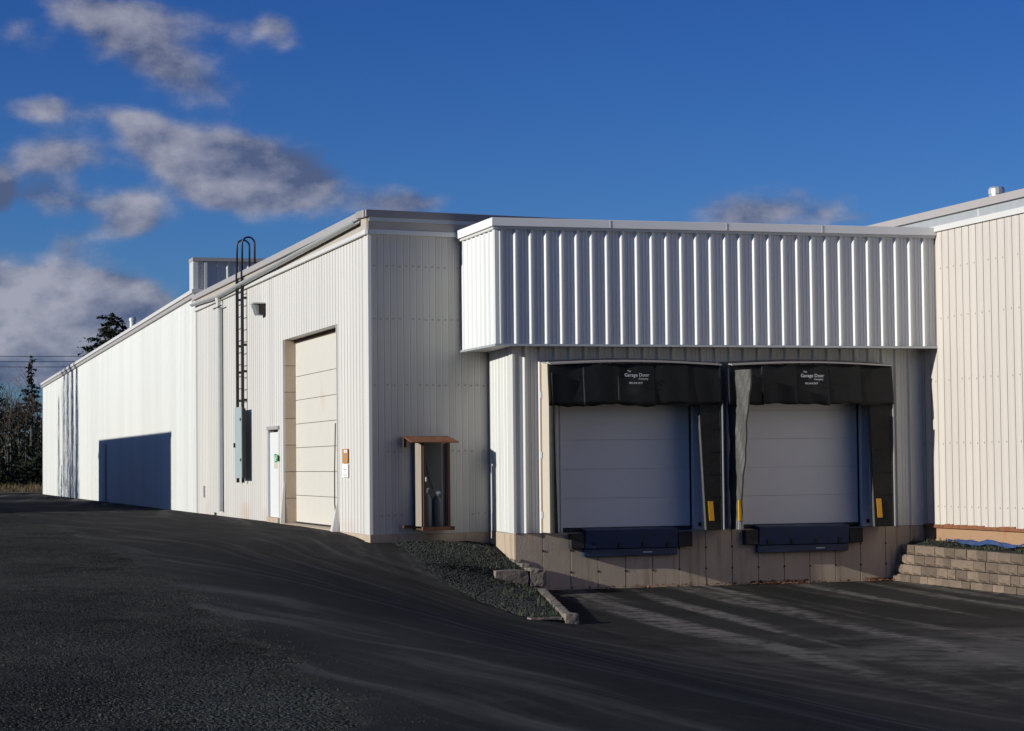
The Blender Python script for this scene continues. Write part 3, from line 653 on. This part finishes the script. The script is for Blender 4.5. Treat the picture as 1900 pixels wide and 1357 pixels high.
def text(body, size, s, d, z, parent, align='CENTER'):
    cu = bpy.data.curves.new('lettering', 'FONT'); cu.body = body; cu.size = size; cu.align_x = align; cu.extrude = .001; cu.resolution_u = 3
    ob = bpy.data.objects.new('tmp', cu); COL.objects.link(ob); bpy.context.view_layer.update()
    me = bpy.data.meshes.new_from_object(ob.evaluated_get(bpy.context.evaluated_depsgraph_get())); bpy.data.objects.remove(ob)
    me.materials.clear(); me.materials.append(M['letter'])
    R = Matrix((DT, Vector((0, 0, 1)), DN)).transposed().to_4x4(); me.transform(Matrix.Translation(dp(s, d, z)) @ R)
    return link('lettering', me, parent, (0, 0, 0))
PR = .58
SH = [(.52, 3.92, 2.19, 1), (4.12, 7.48, 5.755, 2)]
for (a, b, tx, idx) in SH:
    lab = 'black vinyl dock shelter over the left truck door, beside a plywood side frame' if idx == 1 else 'black vinyl dock shelter over the right truck door, with a side flap coloured grey as if sunlit'
    S = thing('dock_shelter', dp((a+b)/2, 0, 0), lab, 'dock shelter', 'dock shelters over the truck doors')
    # side frames (plywood) and head frame
    if idx == 1:
        db('side_frame', 'ply', S, a, a+.035, .03, .46, -.01, 3.10); db('side_frame', 'wood', S, a-.03, a+.02, .018, .029, -.01, 3.12)
        db('frame_batten', 'wood', S, a-.006, a-.001, .03, .075, -.01, 3.08)
        for z in (.25, 1.35, 2.45): db('bracket', 'galv', S, a-.016, a-.008, .03, .11, z, z+.12)
        wavy(MB(), 0, 1, 0, 1, 0, 0, 1) if False else None
        # black curtain turned round the front of the frame
        MB().hexa([dp(a+.0, .465, -.01), dp(a+.03, .465, -.01), dp(a+.03, .62, -.01), dp(a+.10, .62, -.01), dp(a-.0, .465, 2.9), dp(a+.03, .465, 2.9), dp(a+.03, .60, 2.9), dp(a+.02, .60, 2.9)]).build('side_curtain', M['fabric'], S)
    else:
        db('side_frame', 'galv', S, a-.005, a+.03, .03, .30, -.01, 3.08)
        # left side flap facing the sun, sunlight put into its grey colour
        mb = MB(); vs = []; nz = 18; ny = 8
        for side in (0, .03):
            for j in range(nz+1):
                z = -.01+2.97*j/nz; dmax = .64+.34*j/nz
                for i in range(ny+1):
                    d = .31+(dmax-.31)*i/ny
                    vs.append(dp(a+.03+side+(d-.31)*(.14+.10*j/nz)+.012*math.sin(z*5+i*.9)+.008*math.sin(z*13+i*2.1), d, z))
        w_ = ny+1; m_ = w_*(nz+1); fs = []
        for j in range(nz):
            for i in range(ny):
                q = j*w_+i; fs += [(q, q+w_, q+w_+1, q+1), (m_+q, m_+q+1, m_+q+w_+1, m_+q+w_)]
        for j in range(nz):
            for i in (0, ny):
                q = j*w_+i; fs.append((q, q+w_, m_+q+w_, m_+q))
        for i in range(ny):
            for j in (0, nz):
                q = j*w_+i; fs.append((q, q+1, m_+q+1, m_+q))
        mb.add(vs, fs).build('side_curtain', M['fabricgrey'], S, smooth=False)
        dbox(MB(), a+.05, a+.10, .635, .675, .15, .53).build('guide_stripe', M['yellow'], S)
        db('edge_rail', 'galv', S, a+.05, a+.10, .635, .655, -.01, .14)
    db('side_frame', 'rubber', S, b-.05, b-.015, .03, PR-.04, -.01, 3.04)
    db('edge_rail', 'galv', S, b-.012, b+.008, PR-.10, PR-.02, -.01, 2.36)
    # tapered right curtain in front of the door edge
    mb = MB(); s_in0, s_in1 = b-(.34 if idx == 1 else .41), b-(.46 if idx == 1 else .50)
    mb.hexa([dp(s_in0, PR-.05, -.01), dp(b-.02, PR-.05, -.01), dp(b-.02, PR-.09, -.01), dp(s_in0, PR-.09, -.01), dp(s_in1, PR-.05, 2.42), dp(b-.02, PR-.05, 2.42), dp(b-.02, PR-.09, 2.42), dp(s_in1, PR-.09, 2.42)])
    mb.build('side_curtain', M['fabric'], S)
    for z in np.arange(.6, 2.3, .42): db('curtain_fold', 'fabric', S, s_in0+.05, b-.06, PR-.048, PR-.036, z, z+.02)
    MB().hexa([dp(s_in0+.05, PR-.035, .16), dp(s_in0+.15, PR-.035, .16), dp(s_in0+.15, PR-.045, .16), dp(s_in0+.05, PR-.045, .16), dp(s_in0+.025, PR-.035, .52), dp(s_in0+.125, PR-.035, .52), dp(s_in0+.125, PR-.045, .52), dp(s_in0+.025, PR-.045, .52)]).build('guide_stripe', M['yellow'], S)
    MB().hexa([dp(s_in0-.016, PR-.10, -.01), dp(s_in0-.005, PR-.06, -.01), dp(s_in0-.005, PR-.10, -.01), dp(s_in0-.016, PR-.12, -.01), dp(s_in1-.016, PR-.10, 2.4), dp(s_in1-.005, PR-.06, 2.4), dp(s_in1-.005, PR-.10, 2.4), dp(s_in1-.016, PR-.12, 2.4)]).build('edge_rail', M['fabricgrey'], S)
    # head curtain in lapped strips
    cuts = np.linspace(a-.02 if idx == 1 else a-.05, b-.02, 6)
    for k in range(5):
        wavy(MB(), cuts[k]-.02, cuts[k+1]+.015, 2.30+.012*(k % 2), 3.06, PR+.006*(k % 2), .024, idx*10+k, slant=.05, nx=18).build('head_curtain', M['fabric'], S, smooth=True)
    # bowed top cover with its pale edge
    nx = 16; vs = []
    for i in range(nx+1):
        t = i/nx; s = a+(b-a)*t; bow = .055*math.sin(PI*t)
        vs += [dp(s, .0, 3.14+bow), dp(s, PR-.02, 3.07+bow), dp(s, PR-.02, 3.045+bow), dp(s, .0, 3.11+bow)]
    fs = [(4*i+j, 4*i+(j+1) % 4, 4*i+4+(j+1) % 4, 4*i+4+j) for i in range(nx) for j in range(4)] + [(0, 3, 2, 1), (4*nx, 4*nx+1, 4*nx+2, 4*nx+3)]
    MB().add(vs, [f[::-1] for f in fs]).build('top_cover', M['capdark'], S)
    # lettering on the head curtain
    zc = 2.83
    text('The', .05, tx-.15, PR+.03, zc+.085, S); text('Garage Door', .09, tx, PR+.03, zc, S); text('Company', .048, tx+.13, PR+.03, zc-.055, S); text('902.464.2977', .05, tx-.02, PR+.03, zc-.135, S)
    # leveler with bumpers below
    la, lb = (1.31, 3.15) if idx == 1 else (4.81, 6.70)
    L = thing('dock_leveler', dp((la+lb)/2, 0, -.45), 'blue dock leveler lip under the left truck door' if idx == 1 else 'blue dock leveler lip under the right truck door', 'dock leveler', 'dock levelers with rubber bumpers')
    MB().hexa([dp(la, .15, -.33), dp(lb, .15, -.33), dp(lb, .01, -.33), dp(la, .01, -.33), dp(la, .19, .02), dp(lb, .19, .02), dp(lb, -.1, .05), dp(la, -.1, .05)]).build('lip', M['blue'], L, bevel=.01)
    db('lip_keeper', 'blue', L, la-.01, lb+.01, .008, .11, -.47, -.335, bevel=.008)
    db('label_strip', 'letter', L, lb-.68, lb-.50, .111, .1125, -.415, -.40)
    for q in np.linspace(la+.2, lb-.2, 4): db('hinge', 'rubber', L, q-.03, q+.03, .152, .18, -.31, -.22)
    db('bumper', 'rubber', L, la-.28, la-.012, .008, .16, -.32, -.04, bevel=.015); db('bumper', 'rubber', L, lb+.012, lb+.30, .008, .16, -.32, -.04, bevel=.015)

# ------------------------------------------------------------------ right hand building
WB = thing('warehouse', (10.7, -5, -.1), 'beige ribbed warehouse with rusted base at the right edge', 'warehouse')
RX = 10.70
MB().box(RX+.018, 24, -16, 8, -.02, 5.9).build('wall', M['pink'], WB)
siding(WB, (RX, -16, 0), (0, 1, 0), (-1, 0, 0), 24, lambda s: (-.02+.0*s, 5.64), 'seam', .267, M['pink'], name='siding_board')
MB().box(RX+.03, 24, -16, 8, -1.5, -.022).build('foundation', M['rustconc'], WB)
def screws(parent, spots, nrm, t):
    mb = MB(); nrm = Vector(nrm); t = Vector(t)
    for p in spots:
        p = Vector(p); k = [p+nrm*.004+t*(.017*math.cos(a))+Vector((0, 0, .017*math.sin(a))) for a in np.arange(6)*PI/3]
        mb.add(k+[p+nrm*.010], [(i, (i+1) % 6, 6) for i in range(6)] + [(5, 4, 3, 2, 1, 0)])
    mb.build('screws', M['seam'], parent)['kind'] = 'stuff'
screws(WB, [(RX-.001, -16+.267*k+.07+.02*random.random(), z+.02*random.random()) for k in range(30, 57) for z in (.35, 1.55, 2.75, 3.95, 4.9) if random.random() < .85], (-1, 0, 0), (0, 1, 0))
screws(WA, [tuple(fp(.02+.134*k+.075, .012, z+.02*random.random())) for k in range(18) for z in (.3, 1.5, 2.75, 4.0, 5.0) if random.random() < .8], FNV, FT)
# ragged rust along the bottom edge of the siding
yy = -16.0
while yy < -1.2:
    L_ = random.uniform(.12, .4); zt = random.uniform(.0, .035)
    MB().hexa([(RX-.03, yy, -.055), (RX+.02, yy, -.055), (RX+.02, yy+L_, -.055), (RX-.03, yy+L_, -.055), (RX-.022, yy, zt), (RX+.02, yy, zt), (RX+.02, yy+L_, zt*.6), (RX-.022, yy+L_, zt*.6)]).build('rusted_edge', M['rust'], WB)
    yy += L_+.003
MB().box(RX-.05, RX+.1, -16, 8, 5.63, 5.735).build('eave_trim', M['trim'], WB)
MB().box(RX-.03, RX+.1, -16, 8, 5.737, 5.90).build('flashing', M['galv'], WB)
MB().box(RX-.09, 24, -16.1, 8.1, 5.90, 6.05).build('fascia_cap', M['cap'], WB, bevel=.008)
MB().box(RX-.034, RX-.03, -3.9, -3.86, 5.74, 5.895).build('joint_clip', M['trim'], WB)
vent(12.5, -1.3, 6.0, 6.65, .15, 'short round galvanised vent on the right warehouse roof', cap=1.1)

# block retaining wall and terrace in front of it
RW = thing('retaining_wall', (10.0, -4, -1.1), 'low retaining wall of split concrete blocks right of the bay', 'retaining wall')
def block_mesh(seed):
    r = np.random.default_rng(seed); n = 4; vs = []; fs = []
    # front face grid, rough and pillowed; local: x = -depth, y length 0..1, z 0..1
    for j in range(n+1):
        for i in range(n+1):
            u, v = i/n, j/n; edge = min(u, 1-u, v, 1-v)
            vs.append((-.035*min(1, edge*4)-.014*r.random()*(edge > 0), u, v))
    for j in range(n):
        for i in range(n): a = j*(n+1)+i; fs.append((a, a+n+1, a+n+2, a+1))
    k = len(vs); vs += [(.25, 0, 0), (.25, 1, 0), (.25, 1, 1), (.25, 0, 1)]
    fs += [tuple(range(0, n+1))+(k+1, k), tuple(range(n*(n+1)+n, n*(n+1)-1, -1))+(k+3, k+2), tuple(j*(n+1) for j in range(n, -1, -1))+(k, k+3), tuple(j*(n+1)+n for j in range(n+1))+(k+2, k+1)]
    me = bpy.data.meshes.new('block'); me.from_pydata(vs, [], fs); me.materials.append(M['block']); me.update(); return me
nb_ = NT(M['block'].node_tree); bb_ = nb_.n['Principled BSDF']; oi = nb_.new('ShaderNodeObjectInfo'); gg = nb_.math('ADD', .68, nb_.math('MULTIPLY', oi.outputs['Random'], .62))
nb_.l.new(nb_.mix(1.0, bb_.inputs['Base Color'].links[0].from_socket, nb_.comb(gg, gg, gg), 'MULTIPLY'), bb_.inputs['Base Color'])
BM = [block_mesh(s) for s in range(9)]
yend = lambda x: -1.70+math.tan(DA)*(x-2.3)-.02
for c in range(5):
    zt = -.37-.185*c; xf = 10.17-.055*c-(.03 if c >= 2 else 0); y1 = yend(xf)
    y = y1
    ln0 = random.uniform(.2, .38)
    while y > -15:
        ln = ln0 if y == y1 else random.choice((.30, .38, .42, .44))
        o = link('block', random.choice(BM), RW, (xf+random.uniform(-.008, .008), y-ln, zt-.185+(y+1.2)*.008)); o.scale = (1, ln-.014, .176); y -= ln
ys = np.linspace(-15, -.9, 60); u = np.linspace(0, 1, 8)
Xg = 10.2+(10.75-10.2)*np.repeat(u[None], 60, 0); Yg = np.repeat(ys[:, None], 8, 1)
V, F = grid(Xg, Yg, -.40+.10*u[None]+(Yg+1.2)*.008+.015*np.sin(Yg*3+Xg*9))
o = link('terrace', np_mesh('terrace', V, F, M['gravel'], True)); tag(o, 'narrow gravel terrace behind the block wall', kind='structure')
n = 1500; yy = -1.2-11*rng.random(n); fr = rng.random(n); xx = 10.2+.5*fr
scatter('terrace_gravel', np.stack([xx, yy, -.395+.1*fr+(yy+1.2)*.008], -1), rng.uniform(.008, .02, n), M['stones'], 'loose gravel on the terrace under the beige wall')
n = 130; yy = -1.4-9*rng.random(n); xx = 10.3+.35*rng.random(n)
tufts('terrace_weeds', np.stack([xx, yy, -.38+.1*(xx-10.2)/.5+(yy+1.2)*.008], -1), rng.uniform(.03, .11, n), M['weed'], 'short weeds along the terrace behind the block wall')
# crumpled blue tarp on the terrace
mb = MB(); vs = []; nx, ny = 22, 5
for i in range(nx+1):
    for j in range(ny+1):
        y = -2.9-2.5*i/nx+.05*math.sin(j*2.1); x = 10.42+.22*j/ny+.04*math.sin(i*.6)
        vs.append((x, y, -.345+.1*(x-10.2)/.5+(y+1.2)*.008+.035*max(0, math.sin(i*.43+j*.5+1))**2+.02*max(0, math.sin(i*1.1+j*1.9))+.006*math.sin(i*2.7+j*1.3)))
for i in range(nx):
    for j in range(ny): a = i*(ny+1)+j; mb.f.append((a, a+1, a+ny+2, a+ny+1))
mb.v = vs; o = mb.build('tarp', M['tarp'], None, smooth=False); so = o.modifiers.new('thick', 'SOLIDIFY'); so.thickness = .01
tag(o, 'crumpled blue tarp lying on the terrace against the beige wall', 'tarp')

# edging stones left of the bay, two stepped runs
def rough_box(name, m, parent, c, ex, ey, ez, sx, sy, sz, seed, rnd=.03):
    """a split stone: subdivided box pushed about"""
    r = np.random.default_rng(seed); ex, ey, ez = Vector(ex), Vector(ey), Vector(ez); c = Vector(c); n = 4
    import itertools
    idx = {}; vs = []; fs = []
    def P(i, j, k):
        key = (i, j, k)
        if key not in idx:
            p = [(i/n-.5), (j/n-.5), (k/n-.5)]; ed = sum(abs(q) > .49 for q in p); q = 1-.035*(ed-1)
            w = c+ex*(p[0]*sx*q)+ey*(p[1]*sy*q)+ez*(p[2]*sz*q)+Vector(r.normal(0, rnd*min(sx, sy, sz)*.5, 3))
            idx[key] = len(vs); vs.append(w)
        return idx[key]
    for a in range(n):
        for b in range(n):
            fs += [(P(a, b, 0), P(a, b+1, 0), P(a+1, b+1, 0), P(a+1, b, 0)), (P(a, b, n), P(a+1, b, n), P(a+1, b+1, n), P(a, b+1, n)),
                   (P(a, 0, b), P(a+1, 0, b), P(a+1, 0, b+1), P(a, 0, b+1)), (P(a, n, b), P(a, n, b+1), P(a+1, n, b+1), P(a+1, n, b)),
                   (P(0, a, b), P(0, a, b+1), P(0, a+1, b+1), P(0, a+1, b)), (P(n, a, b), P(n, a+1, b), P(n, a+1, b+1), P(n, a, b+1))]
    return MB().add(vs, fs).build(name, M[m], parent)
Zv = (0, 0, 1)
E1 = thing('stone_edging', (2.4, -2.4, -.9), 'upper run of pale edging stones stepping down from the dock corner', 'stone edging')
for k, (y, z) in enumerate(((-1.50, -.50), (-2.0, -.56), (-2.5, -.62))):
    rough_box('stone', 'stone', E1, (2.36, y, z-.10), (1, 0, 0), (0, 1, 0), Zv, .18, .49, .22, 20+k)
    rough_box('stone', 'stone', E1, (2.38, y, z-.42), (1, 0, 0), (0, 1, 0), Zv, .22, .49, .40, 30+k)
for k, (x, w_) in enumerate(((1.84, .62), (2.33, .30))): rough_box('stone', 'stone', E1, (x, -2.88, -.77), (1, 0, 0), (0, 1, 0), Zv, w_, .30, .30, 40+k, .035)
rough_box('stone', 'stone', E1, (2.25, -2.90, -.99), (1, 0, 0), (0, 1, 0), Zv, .42, .22, .11, 44, .04)
E2 = thing('stone_edging', (1.5, -7, -1.1), 'lower run of edging stones sloping towards the bay floor', 'stone edging')
dv = Vector((.74-2.2, -9.6+3.6, 0)); ln = dv.length; dv.normalize(); pv = Vector((dv.y, -dv.x, 0))*-1
for k in range(12):
    t = (k+.5)/12; p = Vector((2.2, -3.6, 0))+dv*(ln*t); z = -.93-.06*t
    rough_box('stone', 'stone', E2, (p.x, p.y, z-.12), pv, dv, Zv, .14, ln/12-.012, .27, 50+k)
rough_box('stone', 'stone', E2, (.38, -9.52, -1.085), (1, 0, 0), (0, 1, 0), Zv, .50, .22, .19, 70, .035)
rough_box('stone', 'stone', E2, (.74, -9.62, -1.06), (1, 0, 0), (0, 1, 0), Zv, .20, .24, .25, 71, .035)

# dead leaves and twigs blown against the dock wall
def litter(name, n, s0, s1, label):
    s = s0+(s1-s0)*rng.beta(2, 2, n); d = .02+.28*rng.random(n)**2
    P = np.array([tuple(dp(a, b, -1.05+.05*random.random()*(1-b/.3))) for a, b in zip(s, d)])
    a = rng.uniform(0, 2*PI, n); L = rng.uniform(.02, .06, n); wv = rng.uniform(.006, .02, n); t = rng.normal(0, .5, n)
    ux = np.stack([np.cos(a), np.sin(a), t*.6], -1)*L[:, None]; uy = np.stack([-np.sin(a), np.cos(a), rng.normal(0, .5, n)], -1)*wv[:, None]
    V = np.stack([P-ux, P+uy, P+ux, P-uy], 1).reshape(-1, 3); F = np.arange(4*n).reshape(-1, 4)
    tag(link(name, np_mesh(name, V, F, M['leaf'])), label, kind='stuff')
litter('leaf_litter', 160, 4.5, 5.9, 'dead leaves and twigs heaped at the foot of the dock wall')
litter('leaf_litter', 140, 7.0, 7.9, 'reddish dead leaves in the corner by the block wall')
litter('leaf_litter', 200, .3, 7.6, 'thin line of dead leaves along the dock wall foot')
litter('leaf_litter', 60, .0, .3, 'few dead leaves by the dock corner')

# ------------------------------------------------------------------ gas cabinet on the shaded front wall
GC = thing('gas_cabinet', (1.2, -.25, .0), 'open rusty gas cabinet with sloping rust roof on the shaded front wall', 'cabinet')
MB().hexa([(.61, -.54, 1.66), (1.59, -.54, 1.66), (1.60, -.03, 1.775), (.66, -.03, 1.775), (.61, -.54, 1.68), (1.59, -.54, 1.68), (1.60, -.03, 1.795), (.66, -.03, 1.795)]).build('cabinet_roof', M['rust'], GC)
box('side_panel', M['plank'], GC, .835, .86, -.46, -.19, .10, 1.66); box('roof_bracket', M['rustframe'], GC, .64, .70, -.10, -.02, 1.58, 1.78)
for x, y in ((.865, -.50), (1.36, -.50), (1.53, -.06)): box('post', M['rustframe'], GC, x, x+.055, y, y+.05, .04, 1.66)
box('back_panel', M['capdark2'], GC, .87, 1.45, -.045, -.012, .1, 1.7)
box('bottom_rail', M['rust'], GC, .835, 1.42, -.505, -.46, .02, .09); box('bottom_rail', M['rustframe'], GC, 1.42, 1.52, -.46, -.05, .02, .09); box('floor', M['rustframe'], GC, .86, 1.4, -.45, -.03, .03, .06)
box('bottom_rail', M['rustframe'], GC, .62, .83, -.14, -.03, .07, .12)
box('latch', M['letter'], GC, .90, .925, -.515, -.501, .94, 1.02)
MB().tube([(1.0, -.3, 1.35), (1.02, -.34, 1.1), (1.08, -.3, .95), (1.18, -.22, .8)], .012, 6).build('gas_hose', M['rubber'], GC)
for x, hgt, r, lab in ((1.04, .66, .105, 'dim grey gas cylinder in the cabinet, the left and taller-shouldered one'), (1.255, .60, .105, 'dim grey gas cylinder in the cabinet with a white tag on top')):
    G = thing('gas_cylinder', (x, -.24, .062), lab, 'gas cylinder', 'gas cylinders inside the rusty cabinet')
    MB().lathe((x, -.24, .062), [(r*.92, 0), (r, .03), (r, hgt*.78), (r*.8, hgt*.9), (r*.35, hgt)], 16).build('body', M['cyl'], G, smooth=True)
    MB().lathe((x, -.24, .062+hgt), [(.03, 0), (.03, .06), (.05, .065), (.05, .09)], 10).build('valve', M['galv'], G)
    if x > 1.2: box('tag', M['letter'], G, x-.07, x+.02, -.36, -.352, .70, .745)
    G.rotation_euler.z = FA; G.location = Matrix.Rotation(FA, 3, 'Z') @ G.location
GC.rotation_euler.z = FA; GC.location = Matrix.Rotation(FA, 3, 'Z') @ GC.location

# ------------------------------------------------------------------ trees, wires, shed
def cards(P, size, droop=.0):
    n = len(P); a = rng.normal(0, 1, (n, 3)); a /= np.linalg.norm(a, axis=1)[:, None]; a[:, 2] = a[:, 2]*.5-droop
    b = np.cross(a, rng.normal(0, 1, (n, 3))); b /= np.linalg.norm(b, axis=1)[:, None]+1e-6
    s = size[:, None]; V = np.stack([P-a*s*.6, P+a*s*.6+b*s*.28, P+a*s*.5-b*s*.28], 1).reshape(-1, 3)
    return V, np.arange(3*n).reshape(-1, 3)
def conifer(x, y, hgt, rad, label, name='spruce_tree', z=.25, nb=None, sparse=1.0, m='needle', dens=26, start=.12, group=None, shape=1.0):
    t = thing(name, (x, y, z), label, 'tree', group)
    MB().tube([(x, y, z-.3), (x+.03*hgt*.1, y, z+hgt*.5), (x, y, z+hgt*.98)], hgt*.014+.03, 7, .015).build('trunk', M['bark'], t)
    nb = nb or int(hgt*9*sparse); P = []; S = []; mb = MB()
    for i in range(nb):
        f = start+(1-start)*(i/nb)**.9; zz = z+hgt*f; L = rad*((1-f)**shape)*random.uniform(.65, 1.1)+.06*hgt*.1; a = random.uniform(0, 2*PI)
        dz = -.28*L+.1*L*random.random(); e = (x+math.cos(a)*L, y+math.sin(a)*L, zz+dz)
        if L > .5: mb.tube([(x, y, zz), e], .012+.008*L, 4, .006, cap=False)
        k = max(4, int(dens*L/rad*1.6)); u = rng.random(k)**.6
        base = np.array([(x, y, zz)])+u[:, None]*np.array([[math.cos(a)*L, math.sin(a)*L, dz]])
        P.append(base+rng.normal(0, 1, (k, 3))*np.array([.16, .16, .07])*(.35+.5*L)); S.append(rng.uniform(.14, .34, k)*(.5+.12*hgt*.5))
    if mb.v: mb.build('branch', M['bark'], t)['kind'] = 'stuff'
    V, F = cards(np.vstack(P), np.concatenate(S), .25); link('crown', np_mesh('crown', V, F, M[m]), t, (0, 0, 0)); return t
def bare(x, y, hgt, label, z=.25, spread=.3, group=None, name='bare_tree', depth=4, thick=1.0, brush=0):
    t = thing(name, (x, y, z), label, 'tree', group); mb = MB(); tr = MB()
    def grow(p, d, L, r, k):
        q = p+d*L; (tr if k == 0 else mb).tube([p, (p+q)/2+Vector((random.uniform(-.04, .04)*L, random.uniform(-.04, .04)*L, 0)), q], r, 6 if k == 0 else 3, r*.6, cap=False)
        if k >= depth: return
        for i in range(random.choice((3, 4, 4))):
            nd = (d+Vector((random.uniform(-1, 1), random.uniform(-1, 1), random.uniform(-.15, .5)))*spread*1.8).normalized()
            f = random.uniform(.45, 1.0) if k else random.uniform(.4, 1.0)
            grow(p+(q-p)*f, nd, L*random.uniform(.5, .75), r*.5, k+1)
    grow(Vector((x, y, z-.2)), Vector((0, 0, 1)), hgt*.5, (hgt*.009+.02)*thick, 0)
    tr.build('trunk', M['bark'], t)
    if brush:
        f = rng.random(brush)**1.25; rr = (1.0-.8*f)*1.9*np.sqrt(rng.random(brush)); a = rng.uniform(0, 2*PI, brush)
        P = np.stack([x+rr*np.cos(a), y+rr*np.sin(a), z+.3+f*hgt*.97], -1); L = rng.uniform(.25, .8, brush)
        d = np.stack([.18*np.cos(a), .18*np.sin(a), np.ones(brush)], -1)*L[:, None]; sd = np.stack([-np.sin(a), np.cos(a), 0*a], -1)*rng.uniform(.012, .03, brush)[:, None]
        for q in np.stack([P-sd, P+sd, P+d], 1): k = len(mb.v); mb.v += [tuple(v) for v in q]; mb.f.append((k, k+1, k+2))
    mb.build('crown', M['twig'], t); return t
# ray helper: pixel column and distance -> ground position
def at(px, Yw):
    d = FW*4111.7+RT*(px-950)-UP*(866-678.5); return CAM.x+d.x*(Yw-CAM.y)/d.y
GT = 'trees beyond the end of the yard'
spec = [(58, 96, 7.9, 1.25, 'tall narrow spruce spire rising above the treeline', .75), (-8, 92, 6.6, 1.5, 'dark ragged spruce at the left edge of the photo', .8), (12, 99, 5.4, 1.4, 'dark ragged spruce just right of the left edge tree', .8), (34, 104, 5.0, 1.4, 'stubby dark spruce between the edge trees and the spire', .8), (76, 90, 4.2, 1.3, 'low spruce right beside the far warehouse corner', .8), (20, 88, 3.6, 1.2, 'short bushy spruce in front of the taller edge trees', .7), (48, 87, 3.2, 1.1, 'small young spruce below the tall spire', .7), (92, 101, 5.2, 1.5, 'spruce mostly hidden behind the far warehouse corner', .8)]
for px, Yw, hg, r, lab, sh in spec: conifer(at(px, Yw), Yw, hg, r, lab, group=GT, shape=sh, start=.03)
for px, Yw, hg, lab in [(24, 106, 7.2, 'thin bare tree standing behind the leftmost spruces'), (44, 108, 6.6, 'leafless tree just left of the spruce spire'), (72, 104, 7.0, 'leafless tree rising between spire and warehouse corner'), (84, 100, 6.6, 'leafless tree at the warehouse roof corner'), (4, 104, 7.0, 'leafless tree at the left edge of the frame'), (34, 94, 6.3, 'leafless tree in front of the stubby spruce'), (14, 90, 5.9, 'leafless tree standing before the left spruces'), (66, 92, 5.6, 'short leafless tree right under the spruce spire')]:
    bare(at(px, Yw), Yw, hg, lab, group='leafless trees in the far treeline', depth=4, thick=.8, spread=.34)
# farther wood as one mass
n = 9000; xx = rng.uniform(-14, 22, n); yy = rng.uniform(112, 128, n); top = 4.6+1.1*np.sin(xx*.9)+.7*np.sin(xx*2.3+1)
V, F = cards(np.stack([xx, yy, .3+top*rng.random(n)**.8], -1), rng.uniform(.3, .7, n), .2)
tag(link('far_wood', np_mesh('far_wood', V, F, M['needle'])), 'dense dark wood behind the trees past the yard', kind='stuff')
n = 5000; xx = rng.uniform(-8, 8, n); yy = rng.uniform(82, 88, n); V, F = cards(np.stack([xx, yy, .25+(1.3+.5*np.sin(xx*1.7))*rng.random(n)], -1), rng.uniform(.15, .4, n), .1)
tag(link('undergrowth', np_mesh('undergrowth', V, F, M['needle'])), 'dark bushy undergrowth at the end of the yard', kind='stuff')
n = 900; xx = rng.uniform(-6, 6, n); yy = rng.uniform(75.5, 82, n); tufts('dry_grass', np.stack([xx, yy, .02+.35*sm((yy-74.5)/12)], -1), rng.uniform(.12, .4, n), M['grass'], 'dry yellow grass on the verge under the trees')
conifer(at(203, 112), 112, 11.6, 5.4, 'broad dark pine showing over the long rear roof', name='pine_tree', m='pine', start=.3, dens=110, shape=.55, sparse=.75)
# overhead wires and their poles
for k, (z0, lab) in enumerate(((8.75, 'topmost of the three overhead wires crossing the cloud'), (8.40, 'middle of the three overhead wires crossing the cloud'), (8.05, 'lowest of the three overhead wires crossing the cloud'))):
    x0, x1 = -22.0, 26.0
    pts = [(x0+(x1-x0)*t, 110, z0-.0+1.1*((2*t-1)**2-.02)) for t in np.linspace(0, 1, 25)]
    tag(MB().tube(pts, .02, 5).build('overhead_wire', M['wire']), lab, 'wire', 'overhead wires behind the warehouse')
for x, lab in ((-22, 'wooden utility pole carrying the wires, beyond the left trees'), (26, 'wooden utility pole carrying the wires, behind the warehouse')):
    t = thing('utility_pole', (x, 110, 0), lab, 'utility pole'); MB().tube([(x, 110, -.3), (x, 110, 10.4)], .16, 10, .11).build('pole', M['bark'], t); box('crossarm', M['bark'], t, x-.06, x+.06, 109, 111, 9.9, 10.05)
# what stands left of the frame and throws the shadows on the long side wall
SD = thing('storage_shed', (-9.6, 35, 0), 'long flat-roofed grey storage shed across the yard from the rear warehouse', 'shed')
sy0, sy1, sx1, szt = 25.2, 44.9, -8.6, 4.72
MB().box(-10.6, sx1, sy0, sy1, -.2, szt-.1).build('wall', M['shed'], SD); MB().box(-10.7, sx1+.06, sy0-.06, sy1+.06, szt-.1, szt).build('roof', M['cap'], SD)
siding(SD, (sx1+.002, sy0, 0), (0, 1, 0), (1, 0, 0), sy1-sy0, lambda s: (-.1, szt-.11), 'rib', .88, M['shed'])
for y in (30, 38): MB().box(sx1+.05, sx1+.09, y, y+3, -.1, 3.2).build('door', M['white'], SD)
for (x, y, hg, bn, lab) in [(-15.5, 52.6, 9.8, 3400, 'bare poplar across the yard, nearest the shed'), (-15.0, 54.6, 10.6, 4200, 'bare poplar across the yard, second from the shed'), (-16.0, 56.4, 11.0, 2600, 'bare poplar across the yard, third from the shed'), (-15.4, 58.2, 10.4, 1700, 'bare poplar across the yard, fourth from the shed'), (-15.6, 60.8, 8.6, 900, 'bare poplar across the yard, farthest from the shed')]:
    bare(x, y, hg, lab, z=-.05, spread=.13, group='poplars across the yard', depth=4, thick=.45, brush=bn)
for (x, y, hg, r, lab) in [(-14.6, 52.9, 6.9, 1.0, 'slim young spruce among the bare poplars, nearest the shed'), (-15, 55.6, 6.4, .9, 'slim young spruce in the middle of the bare poplars'), (-14.6, 59.6, 5.6, .8, 'slim young spruce among the bare poplars, farthest from the shed')]:
    conifer(x, y, hg, r, lab, group='young spruces among the poplars', z=-.05, start=.03, dens=110)
